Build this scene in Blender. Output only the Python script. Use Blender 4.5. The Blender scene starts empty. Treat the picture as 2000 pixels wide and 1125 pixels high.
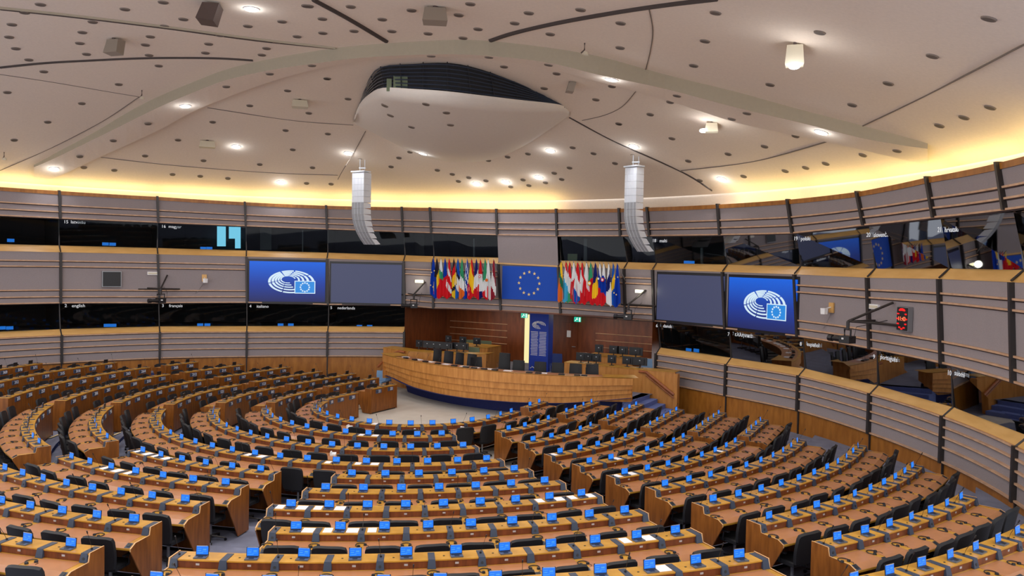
import bpy, math, random
from mathutils import Vector, Matrix, Euler
import numpy as np
random.seed(7)
SC = bpy.context.scene
COL = SC.collection
PI = math.pi

# ------------------------------------------------------------------ camera, world, exposure
U = 0.75                                   # one seat module in metres
FPX, YAW, PIT, ROL = 1567.34, -0.506752, 0.034165, 0.02143
CAM = np.array([16.787, -23.0109, 6.2067])
_F = np.array([math.cos(PIT)*math.sin(YAW), math.cos(PIT)*math.cos(YAW), -math.sin(PIT)])
_R = np.array([math.cos(YAW), -math.sin(YAW), 0.0])
_U = np.cross(_R, _F)
_cr, _sr = math.cos(ROL), math.sin(ROL)
camd = bpy.data.cameras.new('camera')
camd.sensor_width = 36.0
camd.lens = 36.0*FPX/2000.0
camd.clip_end = 200
cam = bpy.data.objects.new('camera', camd)
COL.objects.link(cam)
_Rr = _R*_cr + _U*_sr
_Ur = -_R*_sr + _U*_cr
M = Matrix(((_Rr[0], _Ur[0], -_F[0], CAM[0]), (_Rr[1], _Ur[1], -_F[1], CAM[1]), (_Rr[2], _Ur[2], -_F[2], CAM[2]), (0, 0, 0, 1)))
cam.matrix_world = M
SC.camera = cam
SC.view_settings.view_transform = 'Standard'
SC.view_settings.look = 'None'
SC.view_settings.gamma = 1.0
SC.view_settings.use_curve_mapping = False
SC.view_settings.exposure = 0.38
world = bpy.data.worlds.new('world'); SC.world = world
world.use_nodes = True
world.node_tree.nodes['Background'].inputs[0].default_value = (0.98, 0.98, 1.0, 1)
world.node_tree.nodes['Background'].inputs[1].default_value = 1.7

def area(name, loc, size, power, col=(1, 0.95, 0.9), rot=(0, 0, 0), spread=None):
    l = bpy.data.lights.new(name, 'AREA'); l.shape = 'DISK'; l.size = size; l.energy = power; l.color = col
    if spread: l.spread = spread
    o = bpy.data.objects.new(name, l); COL.objects.link(o); o.location = loc; o.rotation_euler = rot
    return o
# added soft fill lights below the ceiling, brightening the hall as a whole
for (x, y, z) in [(-9, -16, 10.9), (-3, -18, 10.8), (3, -19, 10.6), (9, -18, 10.2), (12, -13, 10.6), (6, -12, 11.7),
                  (-4, -11, 12.0), (-11, -9, 11.2), (1, -6, 12.1), (12, -6, 11.0), (-9, -2, 10.9), (5, 0, 11.2),
                  (14, -19, 9.2), (0, -14, 11.9)]:
    area('fill_light', (x, y, z), 0.9, 150, (1.0, 0.96, 0.93))

# ------------------------------------------------------------------ picking a point on a real surface
def ray(u, v):
    a, b = u-1000.0, v-562.5
    uu, vv = a*_cr+b*_sr, -a*_sr+b*_cr
    return _F + _R*(uu/FPX) - _U*(vv/FPX)
def at_z(u, v, z):
    d = ray(u, v); return CAM + d*((z-CAM[2])/d[2])
def at_y(u, v, y):
    d = ray(u, v); return CAM + d*((y-CAM[1])/d[1])
def cyl(u, v, cx, cy, r, far=True):
    d = ray(u, v); o = CAM[:2]-np.array([cx, cy]); a = d[:2]@d[:2]; b = 2*o@d[:2]; c = o@o-r*r
    D = max(b*b-4*a*c, 0); t = (-b+(math.sqrt(D) if far else -math.sqrt(D)))/(2*a)
    return CAM+d*t
def z_over(u, v, x, y):
    d = ray(u, v); t = ((x-CAM[0])*d[0]+(y-CAM[1])*d[1])/(d[0]**2+d[1]**2)
    return CAM[2]+t*d[2]

# ------------------------------------------------------------------ materials
MATS = {}
def nmat(name):
    m = bpy.data.materials.new(name); m.use_nodes = True
    return m, m.node_tree.nodes, m.node_tree.links, m.node_tree.nodes['Principled BSDF']
def srgb(r, g, b):
    f = lambda c: (c/255/12.92) if c/255 <= 0.04045 else ((c/255+0.055)/1.055)**2.4
    return (f(r), f(g), f(b), 1)
def plain(name, col, rough=0.5, metal=0, noise=0.0, scale=20, spec=0.5, bump=0):
    m, n, l, p = nmat(name)
    p.inputs['Roughness'].default_value = rough; p.inputs['Metallic'].default_value = metal
    p.inputs['Specular IOR Level'].default_value = spec
    c = srgb(*col)
    if noise > 0:
        t = n.new('ShaderNodeTexCoord'); nz = n.new('ShaderNodeTexNoise'); nz.inputs['Scale'].default_value = scale; nz.inputs['Detail'].default_value = 4
        r = n.new('ShaderNodeValToRGB')
        r.color_ramp.elements[0].position = 0.3; r.color_ramp.elements[1].position = 0.7
        r.color_ramp.elements[0].color = tuple(x*(1-noise) for x in c[:3])+(1,)
        r.color_ramp.elements[1].color = tuple(min(1, x*(1+noise)) for x in c[:3])+(1,)
        l.new(t.outputs['Object'], nz.inputs['Vector']); l.new(nz.outputs['Fac'], r.inputs['Fac']); l.new(r.outputs['Color'], p.inputs['Base Color'])
        if bump:
            b = n.new('ShaderNodeBump'); b.inputs['Strength'].default_value = bump; b.inputs['Distance'].default_value = 0.01
            l.new(nz.outputs['Fac'], b.inputs['Height']); l.new(b.outputs['Normal'], p.inputs['Normal'])
    else:
        p.inputs['Base Color'].default_value = c
    MATS[name] = m
    return m
def wood(name, ca, cb, rough=0.35, sc=(6, 6, 0.8), spec=0.5):
    m, n, l, p = nmat(name)
    t = n.new('ShaderNodeTexCoord'); mp = n.new('ShaderNodeMapping'); mp.inputs['Scale'].default_value = sc
    nz = n.new('ShaderNodeTexNoise'); nz.inputs['Scale'].default_value = 2.2; nz.inputs['Detail'].default_value = 6
    r = n.new('ShaderNodeValToRGB'); r.color_ramp.elements[0].position = 0.35; r.color_ramp.elements[1].position = 0.68
    r.color_ramp.elements[0].color = srgb(*ca); r.color_ramp.elements[1].color = srgb(*cb)
    l.new(t.outputs['Object'], mp.inputs['Vector']); l.new(mp.outputs['Vector'], nz.inputs['Vector'])
    l.new(nz.outputs['Fac'], r.inputs['Fac']); l.new(r.outputs['Color'], p.inputs['Base Color'])
    p.inputs['Roughness'].default_value = rough; p.inputs['Specular IOR Level'].default_value = spec
    MATS[name] = m
    return m
def emit(name, col, st=1.0):
    m, n, l, p = nmat(name)
    p.inputs['Base Color'].default_value = (0, 0, 0, 1); p.inputs['Roughness'].default_value = 0.4
    p.inputs['Emission Color'].default_value = srgb(*col); p.inputs['Emission Strength'].default_value = st
    MATS[name] = m
    return m
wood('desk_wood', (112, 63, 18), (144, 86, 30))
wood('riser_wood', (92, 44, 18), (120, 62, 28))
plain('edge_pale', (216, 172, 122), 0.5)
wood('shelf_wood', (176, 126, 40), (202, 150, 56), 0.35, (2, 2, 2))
wood('dais_wood', (180, 118, 52), (206, 144, 74), 0.45, (4, 4, 0.6))
wood('ledge_wood', (204, 158, 92), (216, 172, 106), 0.35, (.6, .6, 3))
wood('base_wood', (146, 90, 28), (172, 112, 42), 0.4, (3, 3, 0.7))
wood('back_wood', (102, 50, 20), (128, 68, 32), 0.35, (3, 3, 0.6))
wood('rail_wood', (184, 146, 116), (206, 168, 136), 0.4, (2, 2, 3))
wood('handrail_wood', (140, 76, 38), (168, 96, 52), 0.3, (2, 2, 2))
plain('pad_leather', (174, 118, 78), 0.35, noise=0.06, scale=6)
plain('black_fabric', (19, 20, 25), 0.6, noise=0.25, scale=60)
plain('black_plastic', (22, 23, 28), 0.4)
plain('unit_grey', (50, 61, 80), 0.45)
plain('dark_metal', (56, 52, 52), 0.4, metal=0.3)
plain('grey_metal', (150, 152, 156), 0.35, metal=0.6)
plain('laptop_grey', (92, 98, 108), 0.35, metal=0.3)
plain('keys', (24, 26, 30), 0.5)
plain('silver', (190, 194, 200), 0.3, metal=0.5)
plain('wall_fabric', (148, 139, 141), 0.85, noise=0.06, scale=40, spec=0.2)
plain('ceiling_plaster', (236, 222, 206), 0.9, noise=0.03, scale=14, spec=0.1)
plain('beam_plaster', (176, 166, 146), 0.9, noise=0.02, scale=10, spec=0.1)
plain('canopy_plaster', (228, 220, 210), 0.8, noise=0.02, scale=10, spec=0.2)
plain('slot_dark', (70, 60, 56), 0.8)
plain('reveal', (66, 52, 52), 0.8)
plain('joint', (120, 108, 98), 0.9)
plain('recess', (128, 116, 106), 0.8)
plain('recess_inner', (104, 94, 86), 0.8)
plain('carpet_grey', (124, 128, 148), 0.95, noise=0.14, scale=2.5, spec=0.1)
plain('carpet_beige', (206, 200, 190), 0.95, noise=0.05, scale=2.0, spec=0.1)
plain('carpet_blue', (66, 78, 128), 0.95, noise=0.1, scale=30, spec=0.1)
plain('navy', (54, 60, 112), 0.9, noise=0.1, scale=30, spec=0.1)
plain('step_blue', (112, 128, 186), 0.95, noise=0.08, scale=20, spec=0.1)
plain('strip_pale', (226, 206, 160), 0.6)
plain('white', (236, 236, 238), 0.5)
plain('paper', (240, 240, 244), 0.7)
plain('paper_blue', (176, 214, 226), 0.7)
plain('plate_blue', (74, 84, 112), 0.5)
plain('box_grey', (150, 138, 124), 0.6)
plain('box_dark', (86, 70, 64), 0.6)
plain('beige_box', (214, 206, 184), 0.6)
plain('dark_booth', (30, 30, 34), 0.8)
plain('booth_grey', (96, 104, 106), 0.8)
plain('booth_green', (110, 122, 96), 0.8)
plain('chair_blue', (40, 60, 120), 0.8)
plain('chair_pale_blue', (122, 158, 196), 0.6)
plain('banner_blue', (18, 58, 170), 0.6)
plain('flag_blue', (8, 76, 190), 0.75)
plain('star_gold', (246, 222, 150), 0.6)
plain('bezel', (20, 18, 26), 0.35)
plain('array_white', (226, 232, 240), 0.5)
plain('array_grey', (160, 164, 170), 0.6, noise=0.12, scale=60)
plain('label_white', (222, 222, 226), 0.6)
emit('screen_blue', (20, 124, 255), 0.78)
emit('screen_light', (80, 176, 255), 0.65)
emit('booth_screen', (36, 140, 255), 0.7)
emit('blank_screen', (70, 76, 112), 0.55)
emit('wall_logo_white', (214, 236, 250), 0.75)
emit('wall_logo_flag', (36, 140, 226), 0.72)
emit('lamp_white', (255, 250, 255), 9.0)
emit('lamp_warm', (255, 244, 190), 2.5)
emit('label_lit', (210, 210, 214), 0.8)
emit('red_led', (255, 20, 20), 1.6)
emit('orange_led', (255, 110, 70), 1.8)
emit('exit_green', (40, 170, 140), 1.0)
emit('exit_white', (230, 240, 236), 1.2)
emit('daylight', (120, 200, 226), 1.3)
emit('door_light', (236, 222, 160), 0.9)
emit('cove_strip', (255, 232, 156), 8.5)
# wall screens: the picture on them runs from bright blue above to navy below
m, n, l, p = nmat('wall_screen')
t = n.new('ShaderNodeTexCoord'); s = n.new('ShaderNodeSeparateXYZ'); r = n.new('ShaderNodeValToRGB')
r.color_ramp.elements[0].color = srgb(26, 34, 92); r.color_ramp.elements[1].color = srgb(0, 100, 228)
e_ = r.color_ramp.elements.new(0.45); e_.color = srgb(14, 58, 160)
l.new(t.outputs['Generated'], s.inputs[0]); l.new(s.outputs['Z'], r.inputs['Fac'])
l.new(r.outputs['Color'], p.inputs['Emission Color']); p.inputs['Emission Strength'].default_value = 0.7
p.inputs['Base Color'].default_value = (0, 0, 0, 1); MATS['wall_screen'] = m
# window glass
m, n, l, p = nmat('glass')
n.remove(p); out = n['Material Output']
tr = n.new('ShaderNodeBsdfTransparent'); tr.inputs[0].default_value = (0.55, 0.6, 0.62, 1)
gl = n.new('ShaderNodeBsdfGlossy'); gl.inputs['Roughness'].default_value = 0.02; gl.inputs[0].default_value = (0.30, 0.31, 0.33, 1)
fr = n.new('ShaderNodeFresnel'); fr.inputs[0].default_value = 1.5
mx = n.new('ShaderNodeMixShader'); l.new(fr.outputs[0], mx.inputs[0]); l.new(tr.outputs[0], mx.inputs[1]); l.new(gl.outputs[0], mx.inputs[2]); l.new(mx.outputs[0], out.inputs[0])
MATS['glass'] = m
FLAGC = {'blue': (10, 60, 176), 'navy': (24, 34, 110), 'red': (214, 28, 40), 'white': (232, 236, 238), 'yellow': (250, 206, 40), 'black': (44, 36, 44),
         'green': (56, 160, 116), 'orange': (226, 112, 40), 'maroon': (150, 38, 56), 'skyblue': (70, 178, 226), 'teal': (40, 120, 96), 'midblue': (16, 90, 190), 'grey': (160, 150, 146)}
for k_, v_ in FLAGC.items(): plain('cloth_'+k_, v_, 0.85, spec=0.2)

# ------------------------------------------------------------------ mesh builder
class MB:
    def __init__(self): self.v = []; self.f = []; self.m = []; self.mats = []
    def mi(self, mat):
        if mat not in self.mats: self.mats.append(mat)
        return self.mats.index(mat)
    def face(self, pts, mat):
        b = len(self.v); self.v += [tuple(map(float, q)) for q in pts]; self.f.append(tuple(range(b, b+len(pts)))); self.m.append(self.mi(mat))
    def grid(self, rows, mat, close=False):
        b = len(self.v); nc = len(rows[0])
        for r_ in rows: self.v += [tuple(map(float, q)) for q in r_]
        mi = self.mi(mat)
        for i in range(len(rows)-1):
            for j in range(nc if close else nc-1):
                j2 = (j+1) % nc
                self.f.append((b+i*nc+j, b+i*nc+j2, b+(i+1)*nc+j2, b+(i+1)*nc+j)); self.m.append(mi)
    def sweep(self, prof, st, mat, caps=True, mats=None):
        """prof: closed list of (o, z); st: list of (x, y, nx, ny[, dz])"""
        rows = [[(s[0]+s[2]*o, s[1]+s[3]*o, z+(s[4] if len(s) > 4 else 0)) for o, z in prof] for s in st]
        if mats is None: self.grid(rows, mat, True)
        else:
            n_ = len(prof)
            for j in range(n_):
                self.grid([[r_[j], r_[(j+1) % n_]] for r_ in rows], mats[j])
        if caps:
            self.face(rows[0][::-1], mat); self.face(rows[-1], mat)
    def box(self, c, s, mat, rz=0, rx=0):
        R = Euler((rx, 0, rz)).to_matrix()
        P = [Vector(c)+R @ Vector((a*s[0]/2, b_*s[1]/2, d*s[2]/2)) for a in (-1, 1) for b_ in (-1, 1) for d in (-1, 1)]
        b = len(self.v); self.v += [tuple(q) for q in P]; mi = self.mi(mat)
        for f_ in ((0, 1, 3, 2), (4, 6, 7, 5), (0, 4, 5, 1), (2, 3, 7, 6), (0, 2, 6, 4), (1, 5, 7, 3)):
            self.f.append(tuple(b+i for i in f_)); self.m.append(mi)
    def tube(self, pts, r, mat, n=6, caps=True):
        rr = r if isinstance(r, (list, tuple)) else [r]*len(pts)
        P = [Vector(tuple(map(float, q))) for q in pts]; rows = []
        for i, q in enumerate(P):
            d = (P[min(i+1, len(P)-1)]-P[max(i-1, 0)])
            d = d.normalized() if d.length > 1e-9 else Vector((0, 0, 1))
            a = d.cross(Vector((0, 0, 1)) if abs(d.z) < 0.95 else Vector((1, 0, 0))).normalized(); b = d.cross(a)
            rows.append([q+(a*math.cos(2*PI*k/n)+b*math.sin(2*PI*k/n))*rr[i] for k in range(n)])
        self.grid(rows, mat, True)
        if caps: self.face(rows[0], mat); self.face(rows[-1][::-1], mat)
    def disc(self, c, r, nrm, mat, n=16, h=0.0, r2=None):
        nrm = Vector(nrm).normalized(); c = Vector(tuple(map(float, c)))
        a = nrm.cross(Vector((0, 0, 1)) if abs(nrm.z) < 0.9 else Vector((1, 0, 0))).normalized(); b = nrm.cross(a)
        ring = lambda rad, off: [c+nrm*off+(a*math.cos(2*PI*k/n)+b*math.sin(2*PI*k/n))*rad for k in range(n)]
        if h:
            self.grid([ring(r, 0), ring(r2 or r, h)], mat, True); self.face(ring(r2 or r, h), mat)
        else: self.face(ring(r, 0), mat)
    def build(self, name, parent=None, loc=(0, 0, 0), smooth=False, off=None):
        me = bpy.data.meshes.new(name)
        v = self.v if off is None else [(a-off[0], b-off[1], c-off[2]) for a, b, c in self.v]
        me.from_pydata(v, [], self.f)
        for mt in self.mats: me.materials.append(MATS[mt])
        me.polygons.foreach_set('material_index', self.m)
        if smooth: me.polygons.foreach_set('use_smooth', [True]*len(self.f))
        me.update()
        o = bpy.data.objects.new(name, me); COL.objects.link(o); o.location = loc
        if parent: o.parent = parent
        return o
def tag(o, label, cat, group=None):
    o['label'] = label; o['category'] = cat
    if group: o['group'] = group
    return o
def thing(name, label, cat, loc=(0, 0, 0), rz=0.0, group=None):
    o = bpy.data.objects.new(name, None); COL.objects.link(o); o.empty_display_size = 0.1
    o.location = tuple(map(float, loc)); o.rotation_euler = (0, 0, rz)
    return tag(o, label, cat, group)
def struct(o): o['kind'] = 'structure'; return o
def copy_tree(o, parent=None):
    c = o.copy(); COL.objects.link(c); c.parent = parent
    for ch in KIDS.get(o.name, []): copy_kid(ch, c)
    return c
KIDS = {}
def copy_kid(ch, c):
    d = ch.copy(); COL.objects.link(d); d.parent = c
    for g in KIDS.get(ch.name, []): copy_kid(g, d)
def reg(o, *ch): KIDS[o.name] = list(ch)
ORD = ['zeroth', 'first', 'second', 'third', 'fourth', 'fifth', 'sixth', 'seventh', 'eighth', 'ninth', 'tenth', 'eleventh', 'twelfth', 'thirteenth', 'fourteenth', 'fifteenth', 'sixteenth', 'seventeenth', 'eighteenth', 'nineteenth', 'twentieth']
_textcache = {}
def text_mesh(body, size, mat, align='CENTER'):
    key = (body, size, mat, align)
    if key in _textcache: return _textcache[key]
    cu = bpy.data.curves.new('text', 'FONT'); cu.body = body; cu.size = size; cu.align_x = align; cu.align_y = 'CENTER'; cu.extrude = 0.002; cu.resolution_u = 2
    o = bpy.data.objects.new('text', cu); COL.objects.link(o)
    dg = bpy.context.evaluated_depsgraph_get(); dg.update()
    me = bpy.data.meshes.new_from_object(o.evaluated_get(dg))
    bpy.data.objects.remove(o); bpy.data.curves.remove(cu)
    me.materials.clear(); me.materials.append(MATS[mat])
    _textcache[key] = me
    return me
def add_text(name, body, size, mat, loc, rz, parent, align='CENTER', tilt=PI/2):
    o = bpy.data.objects.new(name, text_mesh(body, size, mat, align)); COL.objects.link(o)
    o.location = tuple(map(float, loc)); o.rotation_euler = (tilt, 0, rz)
    if parent: o.parent = parent
    return o

# ------------------------------------------------------------------ the horseshoe of rows
PHI = 0.00191
RR = [0, 3.433, 5.021, 6.644, 8.296, 9.895, 11.537, 13.113, 14.676, 16.233, 17.822, 19.443]
HH = [0, 0.0, 0.0, 0.0, 0.026, 0.13, 0.264, 0.393, 0.51, 0.637, 0.807, 0.977]
def path(k, s, off=0.0, R=None):
    """s in metres along row k from its backmost point; returns x, y, outward normal"""
    R = R or RR[k]; tm = PI/2+PHI; th = s/R; ta = max(-tm, min(tm, th)); ex = abs(th-ta)*R; sg = 1 if ta > 0 else -1
    nx, ny = math.sin(ta), -math.cos(ta)
    x = R*nx+ex*math.cos(tm)*sg; y = R*ny+ex*math.sin(tm)
    return (x+nx*off, y+ny*off, nx, ny)
# block: row, seats, first seat position, pitch, offset, offset slope (all in seat units), kind, block name
SEG = [
 (1, 12, -1.629, .9078, -.011, .0438, 'S', 'main block', 4), (1, 2, 10.391, .9731, .126, -.0027, 'S', 'right end block', 0),
 (2, 10, -3.232, .9672, -.109, .0154, 'S', 'main block', 2), (2, 4, 8.369, .9444, .22, .0107, 'S', 'right block', 0), (2, 4, 13.261, .9846, .136, -.0081, 'S', 'right end block', 0),
 (3, 13, -4.171, .9791, -.098, .0023, 'S', 'main block', 3), (3, 5, 10.476, .9685, .154, .0187, 'S', 'right block', 0), (3, 5, 16.398, .9684, .087, -.0239, 'S', 'right end block', 0),
 (4, 15, -4.7, 1.0235, -.03, .0023, 'S', 'main block', 4), (4, 6, 12.542, .9721, .103, .0103, 'S', 'right block', 0), (4, 5, 19.367, .9808, .029, -.0211, 'S', 'right end block', 0),
 (5, 2, -5.514, 1.0647, .038, .007, 'S', 'left curved block', 5), (5, 6, -1.532, 1.026, -.001, -.0071, 'S', 'left middle block', 0), (5, 6, 6.539, 1.0388, -.112, -.0059, 'S', 'middle block', 0), (5, 7, 14.555, .9822, .033, .0143, 'S', 'right block', 0), (5, 5, 22.398, .9692, -.012, -.0236, 'S', 'right end block', 0),
 (6, 2, -5.877, 1.0359, .095, .0017, 'S', 'left curved block', 6), (6, 7, -1.963, 1.0584, .036, -.0182, 'S', 'left middle block', 0), (6, 7, 7.34, 1.0711, -.121, -.008, 'S', 'middle block', 0), (6, 8, 16.583, .9756, -.001, .0047, 'S', 'right block', 0), (6, 4, 25.324, .946, -.054, -.0171, 'S', 'right end block', 0),
 (7, 8, -1.602, .9748, .127, -.0107, 'S', 'left middle block', 1), (7, 9, 8.019, .9754, -.124, -.0195, 'S', 'middle block', 0), (7, 10, 18.604, .9651, -.039, .0072, 'S', 'right block', 0),
 (8, 5, 1.983, .9914, .147, -.0101, 'S', 'left middle block', 1), (8, 9, 9.783, 1.0028, -.085, -.0202, 'S', 'middle block', 0), (8, 11, 20.561, .9626, -.019, .0035, 'S', 'right block', 0),
 (9, 2, 5.652, 1.0462, .173, -.0051, 'S', 'left middle block', 1), (9, 11, 9.521, 1.0218, -.01, -.0225, 'S', 'middle block', 0), (9, 10, 22.504, .9015, -.026, .0042, 'S', 'right block', 0),
 (10, 5, 17.588, 1.0121, -.051, .0211, 'S', 'middle block', 0), (10, 7, 24.353, .9285, .029, .0038, 'S', 'right block', 0),
 (11, 5, 26.228, .9157, .002, -.0013, 'S', 'right block', 0),
 (1, 3, -8.086, .8801, -.069, -.0129, 'L', 'left wing block', 0), (1, 2, -11.363, 1.0184, .05, .0001, 'L', 'left end block', 0),
 (2, 4, -10.63, .9184, -.068, -.015, 'L', 'left wing block', 0), (2, 4, -16.009, 1.0208, .225, -.001, 'L', 'left end block', 0),
 (3, 5, -13.551, .9386, 0, -.0112, 'L', 'left wing block', 0), (3, 5, -19.922, 1.0516, .187, -.0032, 'L', 'left end block', 0),
 (4, 6, -16.365, 1.0059, -.097, -.0064, 'L', 'left wing block', 0), (4, 5, -22.697, 1.0445, .006, -.0007, 'L', 'left end block', 0),
 (5, 7, -19.175, 1.0221, -.053, -.0022, 'L', 'left wing block', 0), (5, 5, -25.49, 1.0491, -.026, -.0043, 'L', 'left end block', 0),
 (6, 8, -21.946, 1.0485, -.1, .0062, 'L', 'left wing block', 0), (6, 4, -27.09, 1.0346, -.313, -.0004, 'L', 'left end block', 0),
 (7, 10, -25.606, 1.0421, -.071, .0208, 'L', 'left wing block', 0), (7, 2, -28.757, 1.0491, -.334, .0006, 'L', 'left end block', 0),
 (8, 7, -28.321, 1.061, 0, .0182, 'L', 'left wing block', 0),
 (9, 3, -28.163, 1.0012, -.036, .0028, 'L', 'left wing block', 0),
]
NUM = {(1, -8.086): 20, (1, -11.363): 22, (2, -10.63): 45, (2, -16.009): 49, (3, -13.551): 80, (3, -19.922): 85, (4, -16.365): 122, (4, -22.697): 127,
       (5, -19.175): 165, (5, -25.49): 170, (6, -21.946): 211, (6, -27.09): 215, (7, -25.606): 264, (7, -28.757): 266, (8, -28.321): 318, (9, -28.163): 371}

# ------------------------------------------------------------------ prototypes (chair, terminal, headphones)
def make_chair():
    t = thing('office_chair', 'x', 'chair')
    b = MB(); W, T, N = 0.57, 0.06, 8
    fr, bk = [], []
    for i in range(7):
        z = 0.50+0.57*i/6
        w = W*(0.86+0.14*math.sin(min(1, i/3)*PI/2))*(0.93 if i == 6 else 1)
        y0 = -0.26-0.10*(i/6)**1.3
        fr.append([((j/N-.5)*w, y0+0.045*(2*j/N-1)**2, z-(0.03*(2*j/N-1)**4 if i == 6 else 0)) for j in range(N+1)])
        bk.append([((j/N-.5)*w, y0-T+0.045*(2*j/N-1)**2, z-(0.03*(2*j/N-1)**4 if i == 6 else 0)-(0.02 if i == 6 else 0)) for j in range(N+1)])
    b.grid(fr, 'black_fabric'); b.grid([r_[::-1] for r_ in bk], 'black_fabric')
    b.grid([bk[-1], fr[-1]], 'black_fabric'); b.grid([fr[0], bk[0]], 'black_fabric')
    b.grid([[r_[0] for r_ in bk], [r_[0] for r_ in fr]], 'black_fabric'); b.grid([[r_[-1] for r_ in fr], [r_[-1] for r_ in bk]], 'black_fabric')
    back = b.build('backrest', t, smooth=True)
    b = MB()
    pr = [(-0.24, -0.22), (-0.25, 0.16), (-0.18, 0.24), (0.18, 0.24), (0.25, 0.16), (0.24, -0.22)]
    b.grid([[(x*.93, y*.93, 0.43) for x, y in pr], [(x, y, 0.45) for x, y in pr], [(x, y, 0.50) for x, y in pr], [(x*.92, y*.92, 0.52) for x, y in pr]], 'black_fabric', True)
    b.face([(x*.92, y*.92, 0.52) for x, y in pr][::-1], 'black_fabric'); b.face([(x*.93, y*.93, 0.43) for x, y in pr], 'black_fabric')
    seat = b.build('seat', t)
    b = MB(); b.tube([(0, 0, 0.10), (0, 0, 0.43)], 0.028, 'grey_metal')
    b.tube([(0, -0.1, 0.42), (0, -0.29, 0.46), (0, -0.30, 0.62)], 0.022, 'black_plastic')
    post = b.build('gas_column', t)
    b = MB()
    for k in range(5):
        a = 2*PI*k/5+0.3; c, s = math.cos(a), math.sin(a)
        b.tube([(0, 0, 0.12), (0.30*c, 0.30*s, 0.07)], [0.028, 0.016], 'dark_metal', 5)
        b.disc((0.30*c-0.012*s, 0.30*s+0.012*c, 0.03), 0.03, (-s, c, 0), 'black_plastic', 8, 0.024)
    base = b.build('star_base', t)
    arms = []
    for sx in (-1, 1):
        b = MB(); b.tube([(0.24*sx, 0.05, 0.46), (0.31*sx, 0.04, 0.50), (0.31*sx, 0.02, 0.66)], 0.014, 'black_plastic', 5)
        b.box((0.31*sx, 0.02, 0.67), (0.05, 0.26, 0.025), 'black_plastic'); arms.append(b.build('armrest', t))
    reg(t, back, seat, post, base, *arms)
    return t
def make_laptop(name='voting_terminal'):
    t = thing(name, 'x', 'laptop')
    b = MB(); b.box((0, -0.055, 0.010), (0.19, 0.13, 0.018), 'laptop_grey'); b.box((0, -0.082, 0.0205), (0.075, 0.045, 0.003), 'keys'); b.box((0, -0.035, 0.0205), (0.16, 0.035, 0.003), 'keys')
    base = b.build('base', t)
    b = MB(); b.box((0, 0.010, 0.088), (0.192, 0.010, 0.138), 'black_plastic', 0, -0.10)
    b.box((0, 0.002, 0.155), (0.16, 0.010, 0.006), 'silver', 0, -0.1)
    lid = b.build('lid', t)
    b = MB(); b.box((0, 0.0040, 0.088), (0.176, 0.004, 0.120), 'screen_blue', 0, -0.10)
    for (x, z, w, h) in [(-.045, .115, .06, .006), (.035, .10, .05, .02), (-.045, .085, .05, .012), (.03, .072, .07, .006), (-.03, .052, .09, .010)]:
        b.box((x, 0.0016-(z-.088)*-.1, z), (w, 0.002, h), 'screen_light', 0, -0.10)
    scr = b.build('screen', lid)
    reg(t, base, lid); reg(lid, scr)
    return t
def make_headphones():
    t = thing('headphones', 'x', 'headphones')
    b = MB(); b.tube([(0.085*math.cos(a), 0.085*math.sin(a)-0.02, 0.012) for a in [PI*(-0.12+1.24*i/14) for i in range(15)]], 0.008, 'black_plastic', 5)
    band = b.build('headband', t)
    cups = []
    for sx in (-1, 1):
        b = MB(); b.disc((sx*0.062, -0.062, 0.0), 0.030, (0, 0, 1), 'black_plastic', 10, 0.028, 0.024); cups.append(b.build('ear_cup', t))
    b = MB(); b.tube([(0.06, -0.07, 0.01), (0.09, -0.13, 0.006), (0.05, -0.17, 0.006)], 0.004, 'black_plastic', 4); cab = b.build('cable', t)
    reg(t, band, cab, *cups)
    return t
def make_phone():
    t = thing('desk_telephone', 'x', 'telephone')
    b = MB(); b.box((0, 0, 0.025), (0.15, 0.18, 0.05), 'white', 0, 0.1); b1 = b.build('phone_base', t)
    b = MB(); b.tube([(-0.06, -0.08, 0.07), (-0.06, -0.04, 0.085), (-0.06, 0.04, 0.085), (-0.06, 0.08, 0.07)], [0.026, 0.016, 0.016, 0.026], 'white', 8); b2 = b.build('handset', t)
    reg(t, b1, b2); return t
CH0, LP0, HP0, TP0 = make_chair(), make_laptop(), make_headphones(), make_phone()
used = {}
def place(proto, loc, rz, label, group=None):
    if proto.name in used: o = copy_tree(proto)
    else: o = proto; used[proto.name] = 1
    o.location = tuple(map(float, loc)); o.rotation_euler = (0, 0, rz); o['label'] = label
    if group: o['group'] = group
    return o

# ------------------------------------------------------------------ desks
SHELF, WORK = 1.00, 0.868
OF, OB, OW, OE = -0.16, 0.15, 0.56, 0.68      # front face, shelf user edge, flat worktop edge, bevelled user edge
STN = {}
def seat_loc(seg, i):
    k, n, s0, p, off, sl, kind, blk, ex = seg
    s = (s0+i*p)*U; o = (off+sl*(i-(n-1)/2))*U
    return s, o
extra_seats = 0
desk_no = 0
ROWNAME = lambda k: ORD[k]+' row from the dais'
paper_spots = {(7, 'middle block'): {0: 'LR', 1: 'LR', 7: 'LR', 8: 'LR'}, (8, 'middle block'): {0: 'R', 1: 'LR', 2: 'L'}, (5, 'left middle block'): {0: 'LR', 1: 'LR'},
               (6, 'left middle block'): {2: 'LR', 3: 'L'}, (6, 'right block'): {0: 'LR', 5: 'R'}, (4, 'right block'): {0: 'L'}, (9, 'middle block'): {9: 'LR'}, (4, 'main block'): {6: 'LR', 9: 'L', 10: 'LR'},
               (2, 'main block'): {6: 'LR'}, (5, 'right block'): {1: 'R'}, (1, 'main block'): {3: 'R'}, (10, 'middle block'): {2: 'R'}}
phones = {(1, 'main block'): [2, 5, 7], (3, 'main block'): [7]}
seatcount = 0
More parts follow.
